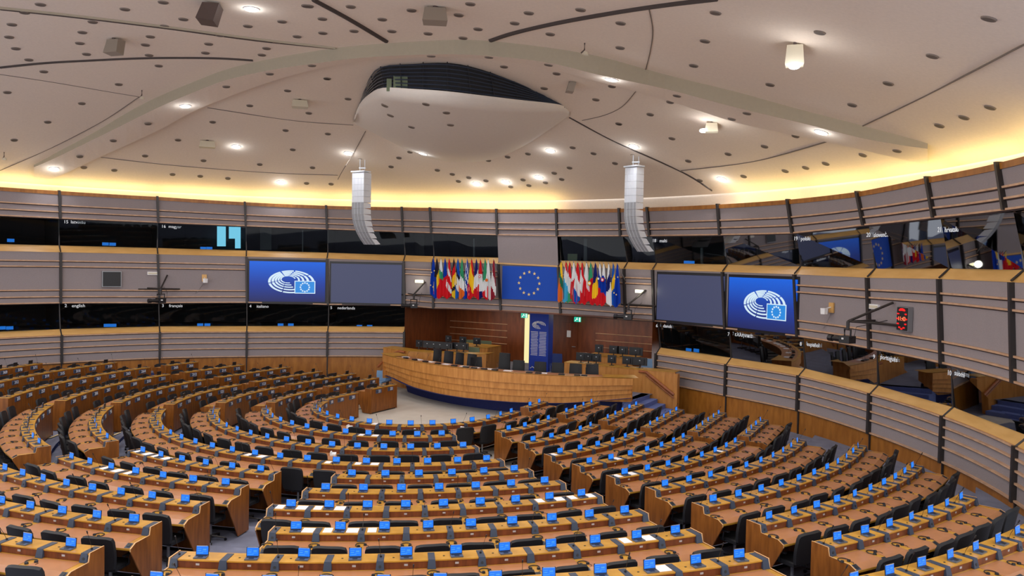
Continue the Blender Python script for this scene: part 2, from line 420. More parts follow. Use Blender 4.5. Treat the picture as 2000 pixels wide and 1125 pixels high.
for seg in SEG:
    k, n, s0, p, off, sl, kind, blk, ex = seg
    FZ = HH[k]
    i0 = -ex; i1 = n
    if k == 10 and blk == 'middle block': i0 = -7
    if k == 11: i0, i1 = -3, n+1
    if kind == 'L' and k in (8, 9): i1 = n+1
    if kind == 'L' and k == 9: i1 = n+2
    # stations every half module
    def stn(t):
        ii = min(max(t, 0), n-1) if n > 1 else 0
        s = (s0+t*p)*U; o = (off+sl*(ii-(n-1)/2))*U
        return path(k, s, o)
    endA = i0-0.55; endB = i1-1+0.55
    if kind == 'L' and blk == 'left wing block' and k > 1: endB = i1-1+0.85
    ts = [endA]+[x*0.25 for x in range(math.ceil(endA*4+0.3), math.floor(endB*4-0.3)+1)]+[endB]
    st = [stn(t) for t in ts]
    mid = stn((i0+i1-1)/2)
    if kind == 'L':
        lab = 'curved wooden desk bench, %s, %s, numbered front panel' % (ORD[k]+' row', blk)
    else: lab = 'curved wooden desk bench, %s, %s, row of small terminals on top' % (ORD[k]+' row', blk)
    D = thing('desk_bench', lab, 'desk', (mid[0], mid[1], FZ), 0, 'curved desk benches of the chamber')
    O3 = (mid[0], mid[1], FZ)
    z = FZ
    # carcass
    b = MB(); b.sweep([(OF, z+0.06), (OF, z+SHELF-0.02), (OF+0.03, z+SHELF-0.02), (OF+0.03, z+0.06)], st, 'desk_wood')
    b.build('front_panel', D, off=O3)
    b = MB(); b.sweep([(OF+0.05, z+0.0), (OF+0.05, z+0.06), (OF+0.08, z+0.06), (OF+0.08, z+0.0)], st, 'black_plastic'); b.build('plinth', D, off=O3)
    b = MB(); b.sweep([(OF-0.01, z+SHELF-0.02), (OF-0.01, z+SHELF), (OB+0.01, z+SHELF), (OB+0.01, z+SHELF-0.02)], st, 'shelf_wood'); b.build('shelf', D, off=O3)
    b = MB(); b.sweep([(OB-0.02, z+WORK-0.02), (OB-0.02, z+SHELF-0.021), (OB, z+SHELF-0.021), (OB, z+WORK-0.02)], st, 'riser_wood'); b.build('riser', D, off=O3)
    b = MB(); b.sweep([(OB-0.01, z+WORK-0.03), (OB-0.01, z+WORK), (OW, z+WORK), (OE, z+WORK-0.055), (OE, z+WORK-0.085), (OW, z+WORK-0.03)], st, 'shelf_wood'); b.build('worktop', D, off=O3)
    for e, tt in ((0, endA), (1, endB)):
        s_ = stn(tt); tx, ty = -s_[3], s_[2]; sg = -1 if e == 0 else 1
        b = MB(); a = (s_[0], s_[1], s_[2], s_[3]); c_ = (s_[0]+tx*0.022*sg, s_[1]+ty*0.022*sg, s_[2], s_[3])
        prof = [(OF-0.01, z+0.03), (OF-0.01, z+SHELF+0.012), (OB-0.0, z+SHELF+0.012), (OB+0.03, z+WORK+0.012), (OW, z+WORK+0.01), (OE+0.005, z+WORK-0.05), (OE+0.005, z+WORK-0.10), (OF+0.42, z+0.03)]
        b.sweep(prof, [a, c_], 'desk_wood', mats=['desk_wood']+['edge_pale']*5+['desk_wood']*2)
        b.build('end_panel', D, off=O3)
    seats = list(range(i0, i1))
    # leather pads and speaker units
    for i in seats:
        b = MB()
        b.sweep([(OB+0.035, z+WORK), (OB+0.035, z+WORK+0.004), (OW-0.002, z+WORK+0.004), (OE-0.004, z+WORK-0.050), (OE-0.004, z+WORK-0.056)], [stn(i-0.41+0.82*q/3) for q in range(4)], 'pad_leather')
        pd = b.build('leather_pad', D, off=O3)
    for i in list(seats)+[i1]:
        t_ = i-0.5
        if i == i0: t_ = endA+0.085
        if i == i1: t_ = endB-0.085 if not (kind == 'L') else i1-1+0.46
        q = stn(t_); tx, ty = -q[3], q[2]
        hw, mic = 0.052, (i % 2 == 0)
        P = lambda o, w, zz: (q[0]+q[2]*o+tx*w, q[1]+q[3]*o+ty*w, z+zz)
        b = MB()
        prof = [(OF+0.03, SHELF), (OF+0.03, SHELF+0.008), (OB+0.018, SHELF+0.008), (OB+0.05, WORK+0.004), (OB+0.01, WORK+0.004)]
        L = [P(o, -hw*(1.25 if j == 3 else 1), zz) for j, (o, zz) in enumerate(prof)]; Rr_ = [P(o, hw*(1.25 if j == 3 else 1), zz) for j, (o, zz) in enumerate(prof)]
        b.grid([L, Rr_], 'unit_grey', True); b.face(L[::-1], 'unit_grey'); b.face(Rr_, 'unit_grey')
        un = b.build('speaker_unit', D, off=O3)
        if mic:
            b = MB(); b.disc(P(OB+0.035, 0, WORK+0.06), 0.022, (q[2], q[3], 0.3), 'black_plastic', 8, 0.006); b.build('speaker_cone', un, off=O3)
            a_ = random.uniform(-0.06, 0.06)
            b = MB(); b.tube([P(0.0, 0, SHELF), P(0.03, a_*.3, SHELF+0.10), P(0.13, a_, SHELF+0.30)], 0.0035, 'black_plastic', 4)
            b.tube([P(0.13, a_, SHELF+0.30), P(0.15, a_*1.1, SHELF+0.345)], 0.010, 'black_plastic', 6)
            b.tube([P(0, 0, SHELF+0.004), P(0, 0, SHELF+0.03)], 0.018, 'black_plastic', 6)
            b.build('gooseneck_microphone', D, off=O3)
        b = MB(); L = [P(OW+0.005, -0.05, WORK+0.004), P(OW+0.005, 0.05, WORK+0.004), P(OE-0.01, 0.05, WORK-0.044), P(OE-0.01, -0.05, WORK-0.044)]
        b.face(L, 'unit_grey'); L2 = [P(OW+0.015, -0.03, WORK+0.003), P(OW+0.015, 0.03, WORK+0.003), P(OE-0.03, 0.03, WORK-0.030), P(OE-0.03, -0.03, WORK-0.030)]
        b.face([(x, y, zz+0.006) for x, y, zz in L2], 'keys'); b.build('control_unit', D, off=O3)
        # headphones on the wooden strip, behind each seat boundary
        hidden_left = kind == 'L' and k >= 3
        if i < i1 and not hidden_left:
            nm = '%s from the left' % ORD[i-i0+1]
            rz = math.atan2(-q[3], -q[2])-PI/2+random.uniform(-0.9, 0.9)
            place(HP0, P(OW-0.20+random.uniform(-.03, .03), random.uniform(-.01, .01), WORK+0.002), rz, 'black headphones on the worktop, %s, %s, %s' % (nm, ORD[k]+' row', blk), 'headphones lying on the desk benches')
    for i in seats:
        q = stn(i); rz = math.atan2(-q[3], -q[2])-PI/2; tx, ty = -q[3], q[2]
        cnt = (i-i0+1) if kind == 'S' else (i1-i)
        nm = '%s from the left' % ORD[cnt]
        P = lambda o, w, zz: (q[0]+q[2]*o+tx*w, q[1]+q[3]*o+ty*w, z+zz)
        seatcount += 1
        tw = random.uniform(-0.10, 0.10); po = random.uniform(-0.02, 0.06)
        co = place(CH0, P((0.50 if kind == 'L' else 0.55)+po, random.uniform(-.03, .03), 0), rz+tw, 'black swivel chair, %s, %s, %s' % (nm, ORD[k]+' row', blk), 'black swivel chairs behind the desk benches')
        co.scale = (1, 1, 0.90 if kind == 'L' else 1.0)     # seat columns on the left wing are set lower
        tiltin = random.uniform(-0.12, 0.12)
        place(LP0, P(0.0, 0, SHELF+0.001), rz+tiltin, 'small open laptop terminal%s, %s, %s, %s' % (' with blue screen' if kind == 'S' else ' seen from behind', nm, ORD[k]+' row', blk), 'blue-screened terminals along the desk benches')
        b = MB(); b.box((0, 0, 0), (0.03, 0.02, 0.006), 'keys', rz); so = b.build('socket_cap', D); so.location = Vector(P(0.02, -0.19*(1 if True else -1), SHELF+0.003))-Vector(O3)
        if kind == 'S' and k >= 5:
            b = MB(); b.box((0, 0, 0), (0.055, 0.004, 0.03), 'silver', rz); so = b.build('name_holder', D); so.location = Vector(P(OB+0.003, 0, (SHELF+WORK)/2))-Vector(O3)
        sp = paper_spots.get((k, blk), {}).get(i)
        if sp:
            for sd in sp:
                w = (-0.21 if sd == 'L' else 0.21)
                b = MB(); b.box((0, 0, 0.003), (0.20 if sd == 'R' else 0.15, 0.22, 0.006), 'paper')
                o = b.build('paper_sheet', None, P(-0.01, w, SHELF+0.001)); o.rotation_euler = (0, 0, rz)
                tag(o, 'white paper sheet %s the terminal %s, %s, %s' % ('left of' if sd == 'L' else 'right of', nm, ORD[k]+' row', blk), 'paper', 'white sheets on the desk shelves')
        if i in phones.get((k, blk), []):
            place(TP0, P(0.36, 0.2, WORK+0.004), rz+0.3, 'white desk telephone on the worktop, seat %s, %s' % (nm, ORD[k]+' row'), 'white telephones on the front desks')
        # number plates on the outer face of the benches
        num = None
        if kind == 'L': num = NUM[(k, s0)]-i
        elif blk in ('left curved block', 'main block') and i < -2: num = (NUM.get((k, [g[2] for g in SEG if g[0] == k and g[7] == 'left wing block'][0]), 0)-9-(i-i0))
        if num and num > 0:
            pl = (q[0]+q[2]*(OF-0.012), q[1]+q[3]*(OF-0.012), z+SHELF-0.13)
            b = MB(); b.box((0, 0, 0), (0.34, 0.02, 0.15), 'plate_blue', rz); pe = b.build('number_plate', D); pe.location = Vector(pl)-Vector(O3)
            b = MB(); b.disc((0.11*math.cos(rz), 0.11*math.sin(rz), 0), 0.05, (-q[2], -q[3], 0), 'unit_grey', 12, 0.018); b.build('plate_speaker', pe)
            tr_ = add_text('seat_number', str(num), 0.15, 'white', (-q[2]*0.012-0.05*math.cos(rz), -q[3]*0.012-0.05*math.sin(rz), 0), rz+PI, pe)
print('seats', seatcount)

# ------------------------------------------------------------------ floor
def horseshoe(R, ywing, n=48):
    P = []
    P.append((R, ywing))
    for i in range(n+1):
        a = PI/2-PI*i/n; P.append((R*math.sin(a), -R*math.cos(a)))
    P.append((-R, ywing)); return P
b = MB()
edges = [0.0] + [RR[k]+OF-0.18-(0.12 if k < 11 else 0) for k in range(4, 12)] + [25.0]
lev = [0.0] + [HH[k] for k in range(4, 12)]
WY = 7.0
b.face([(-30, -32, -0.02), (30, -32, -0.02), (30, 16, -0.02), (-30, 16, -0.02)], 'carpet_grey')
for i in range(1, 9):
    a_, c_ = horseshoe(edges[i], WY), horseshoe(edges[i+1], WY); zz = lev[i]
    b.grid([[(x, y, lev[i-1]-0.02) for x, y in a_], [(x, y, zz) for x, y in a_]], 'carpet_blue')
    b.grid([[(x, y, zz) for x, y in a_], [(x, y, zz) for x, y in c_]], 'carpet_grey')
struct(b.build('floor'))
b = MB()   # pale central carpet inside the first row, up to the dais
ins = horseshoe(RR[3]-0.4, 6.4)
b.face([(x, y, 0.004) for x, y in ins], 'carpet_beige')
b.face([(x, y, 0.003) for x, y in [(-9.2, 0.5), (9.4, 0.5), (9.4, 8.5), (-9.2, 8.5)]], 'carpet_beige')
struct(b.build('floor_centre'))

# ------------------------------------------------------------------ round wall
WC = (0.0, -8.2); WR = 19.2
Mx = [[(115, 369), (118, 488), (118, 590), (120, 654)], [(307, 383), (308, 495.5), (311, 592), (312, 648)], [(478, 397), (481, 501), (482, 591), (482, 647)],
      [(637, 404), (639, 505), (641, 595), (640, 647)], [(785, 407), (789, 510), (791, 597), (790, 648)], [(840, 408), (845, 512), (847, 602), (850, 650)],
      [(970, 411), (974, 515), (979, 607), None], [(1087, 411), (1091, 521), (1096, 613.5), None], [(1210, 410), (1220, 525), (1223, 624), None],
      [(1265, 408), (1276, 527), (1279, 627), (1283, 690)], [(1403, 402), (1413, 531), (1418, 642), (1420, 711)], [(1540, 393), (1554, 536), (1560, 657), (1562, 733)],
      [(1676, 378), (1697, 543), (1702, 681), (1702, 768)], [(1813, 350), (1838, 545), (1843, 710), (1845, 815)]]
topbot_px = [(117, 421), (309, 433), (480, 441.5), (639, 447.5), (787, 453), (843, 455), (972, 459), (1089, 462), (1213, 461.5), (1270, 461), (1408, 460.5), (1550, 456), (1690, 440), (1828, 420)]
def pol(p): return math.atan2(p[0]-WC[0], p[1]-WC[1])
def ring(pxs):
    out = [None if q is None else (lambda P: [pol(P), P[2]])(cyl(q[0], q[1], WC[0], WC[1], WR)) for q in pxs]
    return out
Rc, Rm, Rb, Rl = [ring([mm[i] for mm in Mx]) for i in range(4)]
Rt = ring(topbot_px)
def tidy(r_):
    zs = [q[1] for q in r_ if q]; zm = sum(zs)/len(zs)
    for q in r_:
        if q: q[1] = zm+max(-0.12, min(0.12, q[1]-zm))
    # fill in the gaps by the upper ring and extend one module on the left, two on the right
    for i, q in enumerate(r_):
        if q is None: r_[i] = [Rb[i][0], zm]
    d = r_[1][0]-r_[0][0]; e_ = r_[-1][0]-r_[-2][0]
    return [[r_[0][0]-2*d, r_[0][1]], [r_[0][0]-d, r_[0][1]]]+r_+[[r_[-1][0]+e_, r_[-1][1]], [r_[-1][0]+2*e_, r_[-1][1]]]
Rc, Rm, Rb, Rl, Rt = [tidy(r_) for r_ in (Rc, Rm, Rb, Rl, Rt)]
print('ring z', [round(sum(q[1] for q in r_)/len(r_), 2) for r_ in (Rc, Rt, Rm, Rb, Rl)])
NJ = len(Rc)
def lerp(a, b_, t): return a+(b_-a)*t
def wpt(a, z, dr=0.0): return (WC[0]+(WR+dr)*math.sin(a), WC[1]+(WR+dr)*math.cos(a), z)
def band_z(r1, r2, f):
    return [[lerp(a[0], c[0], f), lerp(a[1], c[1], f)] for a, c in zip(r1, r2)]
def band_mod(b, r1, r2, j, mat, d1=0, d2=0, n=5):
    """panel of module j between rings r1 (top) and r2 (bottom)"""
    rows = []
    for i in range(n+1):
        t = i/n
        rows.append([wpt(lerp(r1[j][0], r1[j+1][0], t), lerp(r1[j][1], r1[j+1][1], t), d1), wpt(lerp(r2[j][0], r2[j+1][0], t), lerp(r2[j][1], r2[j+1][1], t), d2)])
    b.grid(rows, mat)
def rail_mod(b, r_, j, mat, h=0.045, d=0.05, n=5):
    st = []
    for i in range(n+1):
        t = i/n; a = lerp(r_[j][0], r_[j+1][0], t); z = lerp(r_[j][1], r_[j+1][1], t); x, y, _ = wpt(a, 0)
        st.append((x, y, -math.sin(a), -math.cos(a), z))
    b.sweep([(-0.01, -h/2), (d, -h/2), (d, h/2), (-0.01, h/2)], st, mat)
    if mat == 'rail_wood': b.sweep([(-0.01, -h/2-0.035), (0.012, -h/2-0.035), (0.012, -h/2), (-0.01, -h/2)], st, 'reveal')   # dark strip painted in as the shadow line under each rail
zlb = Rl[5][1]-0.0
Rlb = [[q[0], q[1]-1.28] for q in Rl]        # bottom of the lower fabric panels
Rfl = [[q[0], -0.02] for q in Rl]
OPEN = range(7, 11)                          # modules over the dais where the lower wall is open
LOW = [j for j in range(NJ-1) if j not in range(7, 11) and j != 6]
bu, bm, bl, bb = MB(), MB(), MB(), MB(); ru, rm, rl = MB(), MB(), MB(); ld = MB()
for j in range(NJ-1):
    band_mod(bu, Rc, Rt, j, 'wall_fabric'); band_mod(bm, Rm, Rb, j, 'wall_fabric')
    # upper band: wooden capping and rails
    rail_mod(ru, [[q[0], q[1]-0.03] for q in Rc], j, 'base_wood', 0.16, 0.04)
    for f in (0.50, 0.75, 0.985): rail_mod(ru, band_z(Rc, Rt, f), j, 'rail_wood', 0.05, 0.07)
    fs = (0.17, 0.28, 0.74, 0.87, 0.99)
    if j in (8,): fs = (0.87, 0.99)
    if j in (4, 5, 11, 12): fs = (0.99,)
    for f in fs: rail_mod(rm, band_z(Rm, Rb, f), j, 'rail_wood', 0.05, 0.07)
    if j in LOW:
        band_mod(bl, Rl, Rlb, j, 'wall_fabric', 0, 0); band_mod(bb, Rlb, Rfl, j, 'base_wood', 0.02, 0.02)
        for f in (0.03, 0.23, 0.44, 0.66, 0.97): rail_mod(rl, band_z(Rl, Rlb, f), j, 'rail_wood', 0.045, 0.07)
        up = [[q[0], q[1]+0.24] for q in Rl]; band_mod(ld, up, Rl, j, 'ledge_wood', 0.24, -0.02); band_mod(ld, [[q[0], q[1]] for q in Rl], [[q[0], q[1]-0.03] for q in Rl], j, 'ledge_wood', -0.02, 0)
    if j != 8:
        up = [[q[0], q[1]+0.30] for q in Rm]; band_mod(ld, up, Rm, j, 'ledge_wood', 0.24, -0.02)
struct(bu.build('wall_upper')); struct(bm.build('wall_middle')); struct(bl.build('wall_lower')); struct(bb.build('wall_base'))
struct(ru.build('trim_1')); struct(rm.build('trim_2')); struct(rl.build('trim_3')); struct(ld.build('trim_4'))
# dark posts between modules
tn = 5
for j in range(NJ):
    b = MB()
    def post(r1, r2, w=0.10, d=0.12):
        a1, a2 = r1[j][0], r2[j][0]
        for sgn in (0,):
            P = []
            for (a, z) in ((a1, r1[j][1]), (a2, r2[j][1])):
                tx, ty = math.cos(a), -math.sin(a); x0, y0, _ = wpt(a, 0, 0.05); x1, y1, _ = wpt(a, 0, -d)
                P.append([(x0-tx*w/2, y0-ty*w/2, z), (x1-tx*w/2, y1-ty*w/2, z), (x1+tx*w/2, y1+ty*w/2, z), (x0+tx*w/2, y0+ty*w/2, z)])
            b.grid(P, 'dark_metal', True); b.face(P[0], 'dark_metal'); b.face(P[1][::-1], 'dark_metal')
    post([[q[0], q[1]+0.08] for q in Rc], Rt); post(Rm, Rb)
    if j-1 in LOW or j in LOW: post(Rl, Rlb); post(Rlb, Rfl, 0.05, 0.03)
    # thin posts in the glass
    for r1, r2, off in ((Rt, [[q[0], q[1]+0.3] for q in Rm], 0.22), (Rb, [[q[0], q[1]+0.24] for q in Rl], 0.22)):
        if r1 is Rb and not (j-1 in LOW or j in LOW): continue
        P = [wpt(r1[j][0], r1[j][1], off), wpt(r2[j][0], r2[j][1], off)]; b.tube(P, 0.03, 'dark_metal', 4)
        P = [wpt(r2[j][0], r2[j][1]+0.0, off), wpt(r2[j][0], r2[j][1]-0.27, -0.06)]; b.tube(P, 0.03, 'dark_metal', 4)
    tn += 1; struct(b.build('trim_%d' % tn))
# windows with booths behind
wn = 0
def pane(r1, r2, j, off=0.24):
    global wn
    wn += 1; b = MB()
    up_ = off-(0.11 if r1 is Rt else 0.04)
    P = [wpt(r1[j][0], r1[j][1], up_), wpt(r1[j+1][0], r1[j+1][1], up_), wpt(r2[j+1][0], r2[j+1][1], off), wpt(r2[j][0], r2[j][1], off)]
    b.face(P, 'glass'); o = struct(b.build('window_%d' % wn)); return o
RmU = [[q[0], q[1]+0.29] for q in Rm]; RlU = [[q[0], q[1]+0.23] for q in Rl]
for j in range(NJ-1):
    if j != 8: pane(Rt, RmU, j)
    if j in LOW: pane(Rb, RlU, j)
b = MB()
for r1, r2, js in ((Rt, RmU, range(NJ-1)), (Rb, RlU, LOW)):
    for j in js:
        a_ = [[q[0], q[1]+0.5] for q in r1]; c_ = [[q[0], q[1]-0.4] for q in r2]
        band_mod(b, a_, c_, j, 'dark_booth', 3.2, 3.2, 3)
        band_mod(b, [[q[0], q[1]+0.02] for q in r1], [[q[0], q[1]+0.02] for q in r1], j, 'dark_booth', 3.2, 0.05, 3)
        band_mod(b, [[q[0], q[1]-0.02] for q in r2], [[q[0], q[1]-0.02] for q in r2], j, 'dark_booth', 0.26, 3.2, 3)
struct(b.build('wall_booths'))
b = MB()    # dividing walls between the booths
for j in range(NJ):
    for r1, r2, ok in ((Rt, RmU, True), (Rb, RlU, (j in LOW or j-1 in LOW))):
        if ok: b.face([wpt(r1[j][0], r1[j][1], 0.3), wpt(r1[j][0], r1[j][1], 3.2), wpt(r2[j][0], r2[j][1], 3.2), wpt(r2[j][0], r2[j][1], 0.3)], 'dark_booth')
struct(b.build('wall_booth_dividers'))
# plain panel above the flag and soft return panel
b = MB(); band_mod(b, [[q[0], q[1]-0.02] for q in Rt], [[q[0], q[1]+0.0] for q in Rm], 8, 'wall_fabric', -0.03, -0.03); struct(b.build('wall_panel_centre'))
b = MB(); rail_mod(b, [[q[0], q[1]+0.02] for q in Rm], 8, 'ledge_wood', 0.07, 0.12); struct(b.build('trim_%d' % (tn+1)))
# lit doorway and pale columns deep in the upper booths
def booth_panel(name, u0, u1, v0, v1, mat, off, label=None):
    P = [cyl(u, v, WC[0], WC[1], WR+off) for u, v in ((u0, v0), (u1, v0), (u1, v1), (u0, v1))]
    a = Vector(P[0]); 
    b = MB(); n_ = Vector((P[0][0]-WC[0], P[0][1]-WC[1], 0)).normalized()*0.06
    Q = [tuple(Vector(p_)+n_) for p_ in P]; b.face(P, mat); b.face(Q[::-1], mat); b.grid([P, Q], mat, True)
    return struct(b.build(name))
booth_panel('window_40', 424, 441, 441, 481, 'daylight', 2.6); booth_panel('window_41', 447, 459, 441, 466, 'daylight', 2.6); booth_panel('window_42', 459, 470, 441, 485, 'daylight', 2.5)
booth_panel('wall_booth_column', 508, 530, 444, 488, 'booth_grey', 2.4); booth_panel('wall_booth_column', 805, 828, 455, 502, 'dark_metal', 2.4)
booth_panel('wall_booth_column', 924, 927, 466, 502, 'booth_grey', 1.0); booth_panel('wall_booth_column', 1140, 1146, 466, 510, 'booth_grey', 1.0)
booth_panel('wall_booth_column', 1368, 1372, 484, 520, 'booth_grey', 1.5); booth_panel('wall_booth_column', 590, 592, 450, 492, 'booth_grey', 1.0)
def booth_thing(name, u, v, w, h, mat, off, label, cat, group=None, d=0.06):
    P = cyl(u, v, WC[0], WC[1], WR+off); a = pol(P)
    t = thing(name, label, cat, (P[0], P[1], P[2]-h/2), -a, group)
    b = MB(); b.box((0, 0, h/2), (w, d*0.4, h), mat); b.build('screen', t)
    b = MB(); b.box((0, d*0.5, h/2), (w*1.06, d*0.5, h*1.08), 'black_plastic'); b.box((0, d*0.6, -0.02), (w*0.4, d*1.2, 0.03), 'black_plastic'); b.build('casing', t)
    return t
BS = [('lower left', [(4, 641), (19, 641), (209, 636), (221, 636), (391, 635), (405, 635), (548, 635), (568, 635), (702, 638), (722, 638)]),
      ('lower right', [(1345, 684), (1360, 685), (1486, 703), (1497, 704), (1616, 727), (1640, 731), (1765, 762), (1791, 769), (1935, 815), (1946, 818)]),
      ('upper left', [(21, 470), (206, 477), (220, 477.5), (397, 485.5), (409, 485.5)]),
      ('upper right', [(1341, 513), (1351, 513.5), (1616, 519), (1632, 519.5), (1772, 521.5), (1786, 521.5), (1924, 523.5), (1940, 523.5)])]
for nm_, L in BS:
    for i, (u, v) in enumerate(L):
        lo = 'lower' in nm_
        booth_thing('booth_monitor', u, v-0.5, 0.27, 0.14, 'booth_screen', 0.45, 'tiny glowing blue booth monitor, %s from the left, %s window band' % (ORD[i+1], nm_), 'monitor', 'glowing monitors in the booths')
booth_thing('green_display_board', 1118, 503, 0.5, 0.34, 'booth_green', 0.5, 'dull green board standing behind the window right of the flag panel', 'board')
booth_thing('booth_display', 1437, 482, 0.3, 0.28, 'booth_screen', 2.0, 'dim blue screen deep in the upper booth above the right logo screen', 'monitor')
# white language captions on the glass
def caption(num, txt, u, v, size=0.20):
    if v < 500: v += 3.5
    elif v < 640: v += 1.5
    else: v += 3
    P = cyl(u, v, WC[0], WC[1], WR+0.08); a = pol(P)
    o = add_text('booth_caption', txt, size, 'label_lit', (P[0], P[1], P[2]), -a, None, 'LEFT')
    o['label'] = 'small white word %s at the top of a booth window' % txt; o['category'] = 'caption'
    if num:
        P = cyl(u-14, v-0.3, WC[0], WC[1], WR+0.08)
        n_ = add_text('booth_number', num, size, 'label_lit', (P[0], P[1], P[2]), -pol(P), None, 'LEFT')
        n_['label'] = 'small white number %s left of the word %s on a booth window' % (num, txt); n_['category'] = 'caption'
for c_ in [('2', 'english', 140, 596), ('3', 'français', 330, 596), ('4', 'italiano', 501, 597), ('5', 'nederlands', 659, 600), ('6', 'dansk', 1295, 635), ('7', 'ελληνικά', 1435, 650), ('8', 'español', 1576, 669),
           ('9', 'português', 1719, 694), ('10', 'suomi', 1864, 725), ('15', 'latviešu', 138, 430), ('16', 'magyar', 329, 439), ('18', 'malti', 1288, 467), ('19', 'polski', 1564, 463), ('20', 'slovenčina', 1706, 456), ('21', 'hrvatski', 1845, 446)]:
    caption(*c_)

# ------------------------------------------------------------------ wall screens
STARS = lambda cx, cz, R_, r_: [(cx+R_*math.sin(2*PI*i/12), cz+R_*math.cos(2*PI*i/12)) for i in range(12)]
def star_pts(cx, cz, r_):
    return [(cx+(r_ if i % 2 == 0 else r_*0.40)*math.sin(PI*i/5), cz+(r_ if i % 2 == 0 else r_*0.40)*math.cos(PI*i/5)) for i in range(10)]
def wall_frame(u, v, off):
    P = cyl(u, v, WC[0], WC[1], WR+off); return P, -pol(P)
def logo_mesh(b, cx, cz, s, mat, flagmat=None, y=-0.03):
    """the chamber emblem: five broken ellipse bands and the little flag"""
    for i, (ra, rb) in enumerate(((.50, .445), (.405, .352), (.318, .272), (.24, .20), (.17, .138))):
        for (a0, a1) in ((-8, 38), (41, 80), (84, 116), (120, 186), (190, 245), (248, 285)):
            if i == 4 and a0 < 0: a0 = 15
            Q = []
            for q in range(9):
                a = math.radians(lerp(a0, a1, q/8)); off = -0.10*(0.5-ra)*1.6
                ex, ez = 1.02, 0.52
                cxx, czz = -(0.50-ra)*0.22, (0.50-ra)*0.16
                Q.append([(cx+s*(cxx+ra*ex*math.cos(a)), y, cz+s*(czz+ra*ez*math.sin(a))), (cx+s*(cxx+rb*ex*math.cos(a)), y, cz+s*(czz+rb*ez*math.sin(a)))])
            b.grid(Q, mat)
    if flagmat:
        fx, fz, fw, fh = cx+s*0.30, cz-s*0.12, s*0.46, s*0.29
        b.box((fx, y-0.004, fz), (fw, 0.006, fh), mat); b.box((fx, y-0.008, fz), (fw*0.92, 0.006, fh*0.88), flagmat)
        for (x, z) in STARS(fx, fz, s*0.098, 0): b.disc((x, y-0.013, z), s*0.019, (0, -1, 0), mat, 8)
def wall_screen(corn, lit, label):
    # corners TL TR BR BL in the wall
    uc = sum(c[0] for c in corn)/4; vc = sum(c[1] for c in corn)/4
    P, rz = wall_frame(uc, vc, -0.12)
    L = [np.array(cyl(u, v, WC[0], WC[1], WR-0.12)) for u, v in corn]
    w = (np.hypot(*(L[1]-L[0])[:2])+np.hypot(*(L[2]-L[3])[:2]))/2; zt = (L[0][2]+L[1][2])/2; zb = (L[2][2]+L[3][2])/2; h = zt-zb
    t = thing('wall_screen', label, 'screen', (P[0], P[1], zb), rz, 'large screens on the round wall')
    b = MB(); b.box((0, 0.05, h/2), (w+0.16, 0.08, h+0.22), 'bezel'); b.build('bezel', t)
    b = MB(); b.box((0, -0.01, h/2), (w, 0.03, h), 'wall_screen' if lit else 'blank_screen'); sc_ = b.build('display', t)
    if lit:
        b = MB(); logo_mesh(b, 0.05*w, h*0.5, w*0.60, 'wall_logo_white', 'wall_logo_flag'); b.build('emblem', sc_)
wall_screen([(487, 509), (636, 513), (636, 591), (488, 588)], True, 'large wall screen with blue emblem picture, left side of the hall')
wall_screen([(646, 514), (784, 518), (785, 593), (647, 591)], False, 'large blank grey wall screen, left side of the hall')
wall_screen([(1281, 535), (1411, 540), (1413, 633), (1282, 626)], False, 'large blank grey wall screen, right side of the hall')
wall_screen([(1419, 541), (1551, 546), (1555, 650), (1422, 641)], True, 'large wall screen with blue emblem picture, right side of the hall')

# central flag banner
L = [np.array(cyl(u, v, WC[0], WC[1], WR-0.07)) for u, v in ((980, 519), (1089, 522), (1090, 588), (983, 584))]
mid = sum(L)/4; fw = np.hypot(*(L[1]-L[0])[:2]); zt = (L[0][2]+L[1][2])/2; zb = (L[2][2]+L[3][2])/2; fh = zt-zb
FB = thing('flag_banner', 'wide blue banner with a ring of twelve gold stars at the centre of the wall', 'banner', (mid[0], mid[1], zb), -pol(mid))
b = MB(); b.box((0, 0, fh/2), (fw, 0.04, fh), 'flag_blue'); b.build('cloth', FB)
for (x, z) in STARS(-0.02, fh/2, fh*0.335, 0):
    b = MB(); S_ = star_pts(x, z, fh*0.055); F_ = [(p_, -0.032, q_) for p_, q_ in S_]; B_ = [(p_, -0.019, q_) for p_, q_ in S_]
    b.face(F_[::-1], 'star_gold'); b.grid([F_, B_], 'star_gold', True); b.build('star', FB)

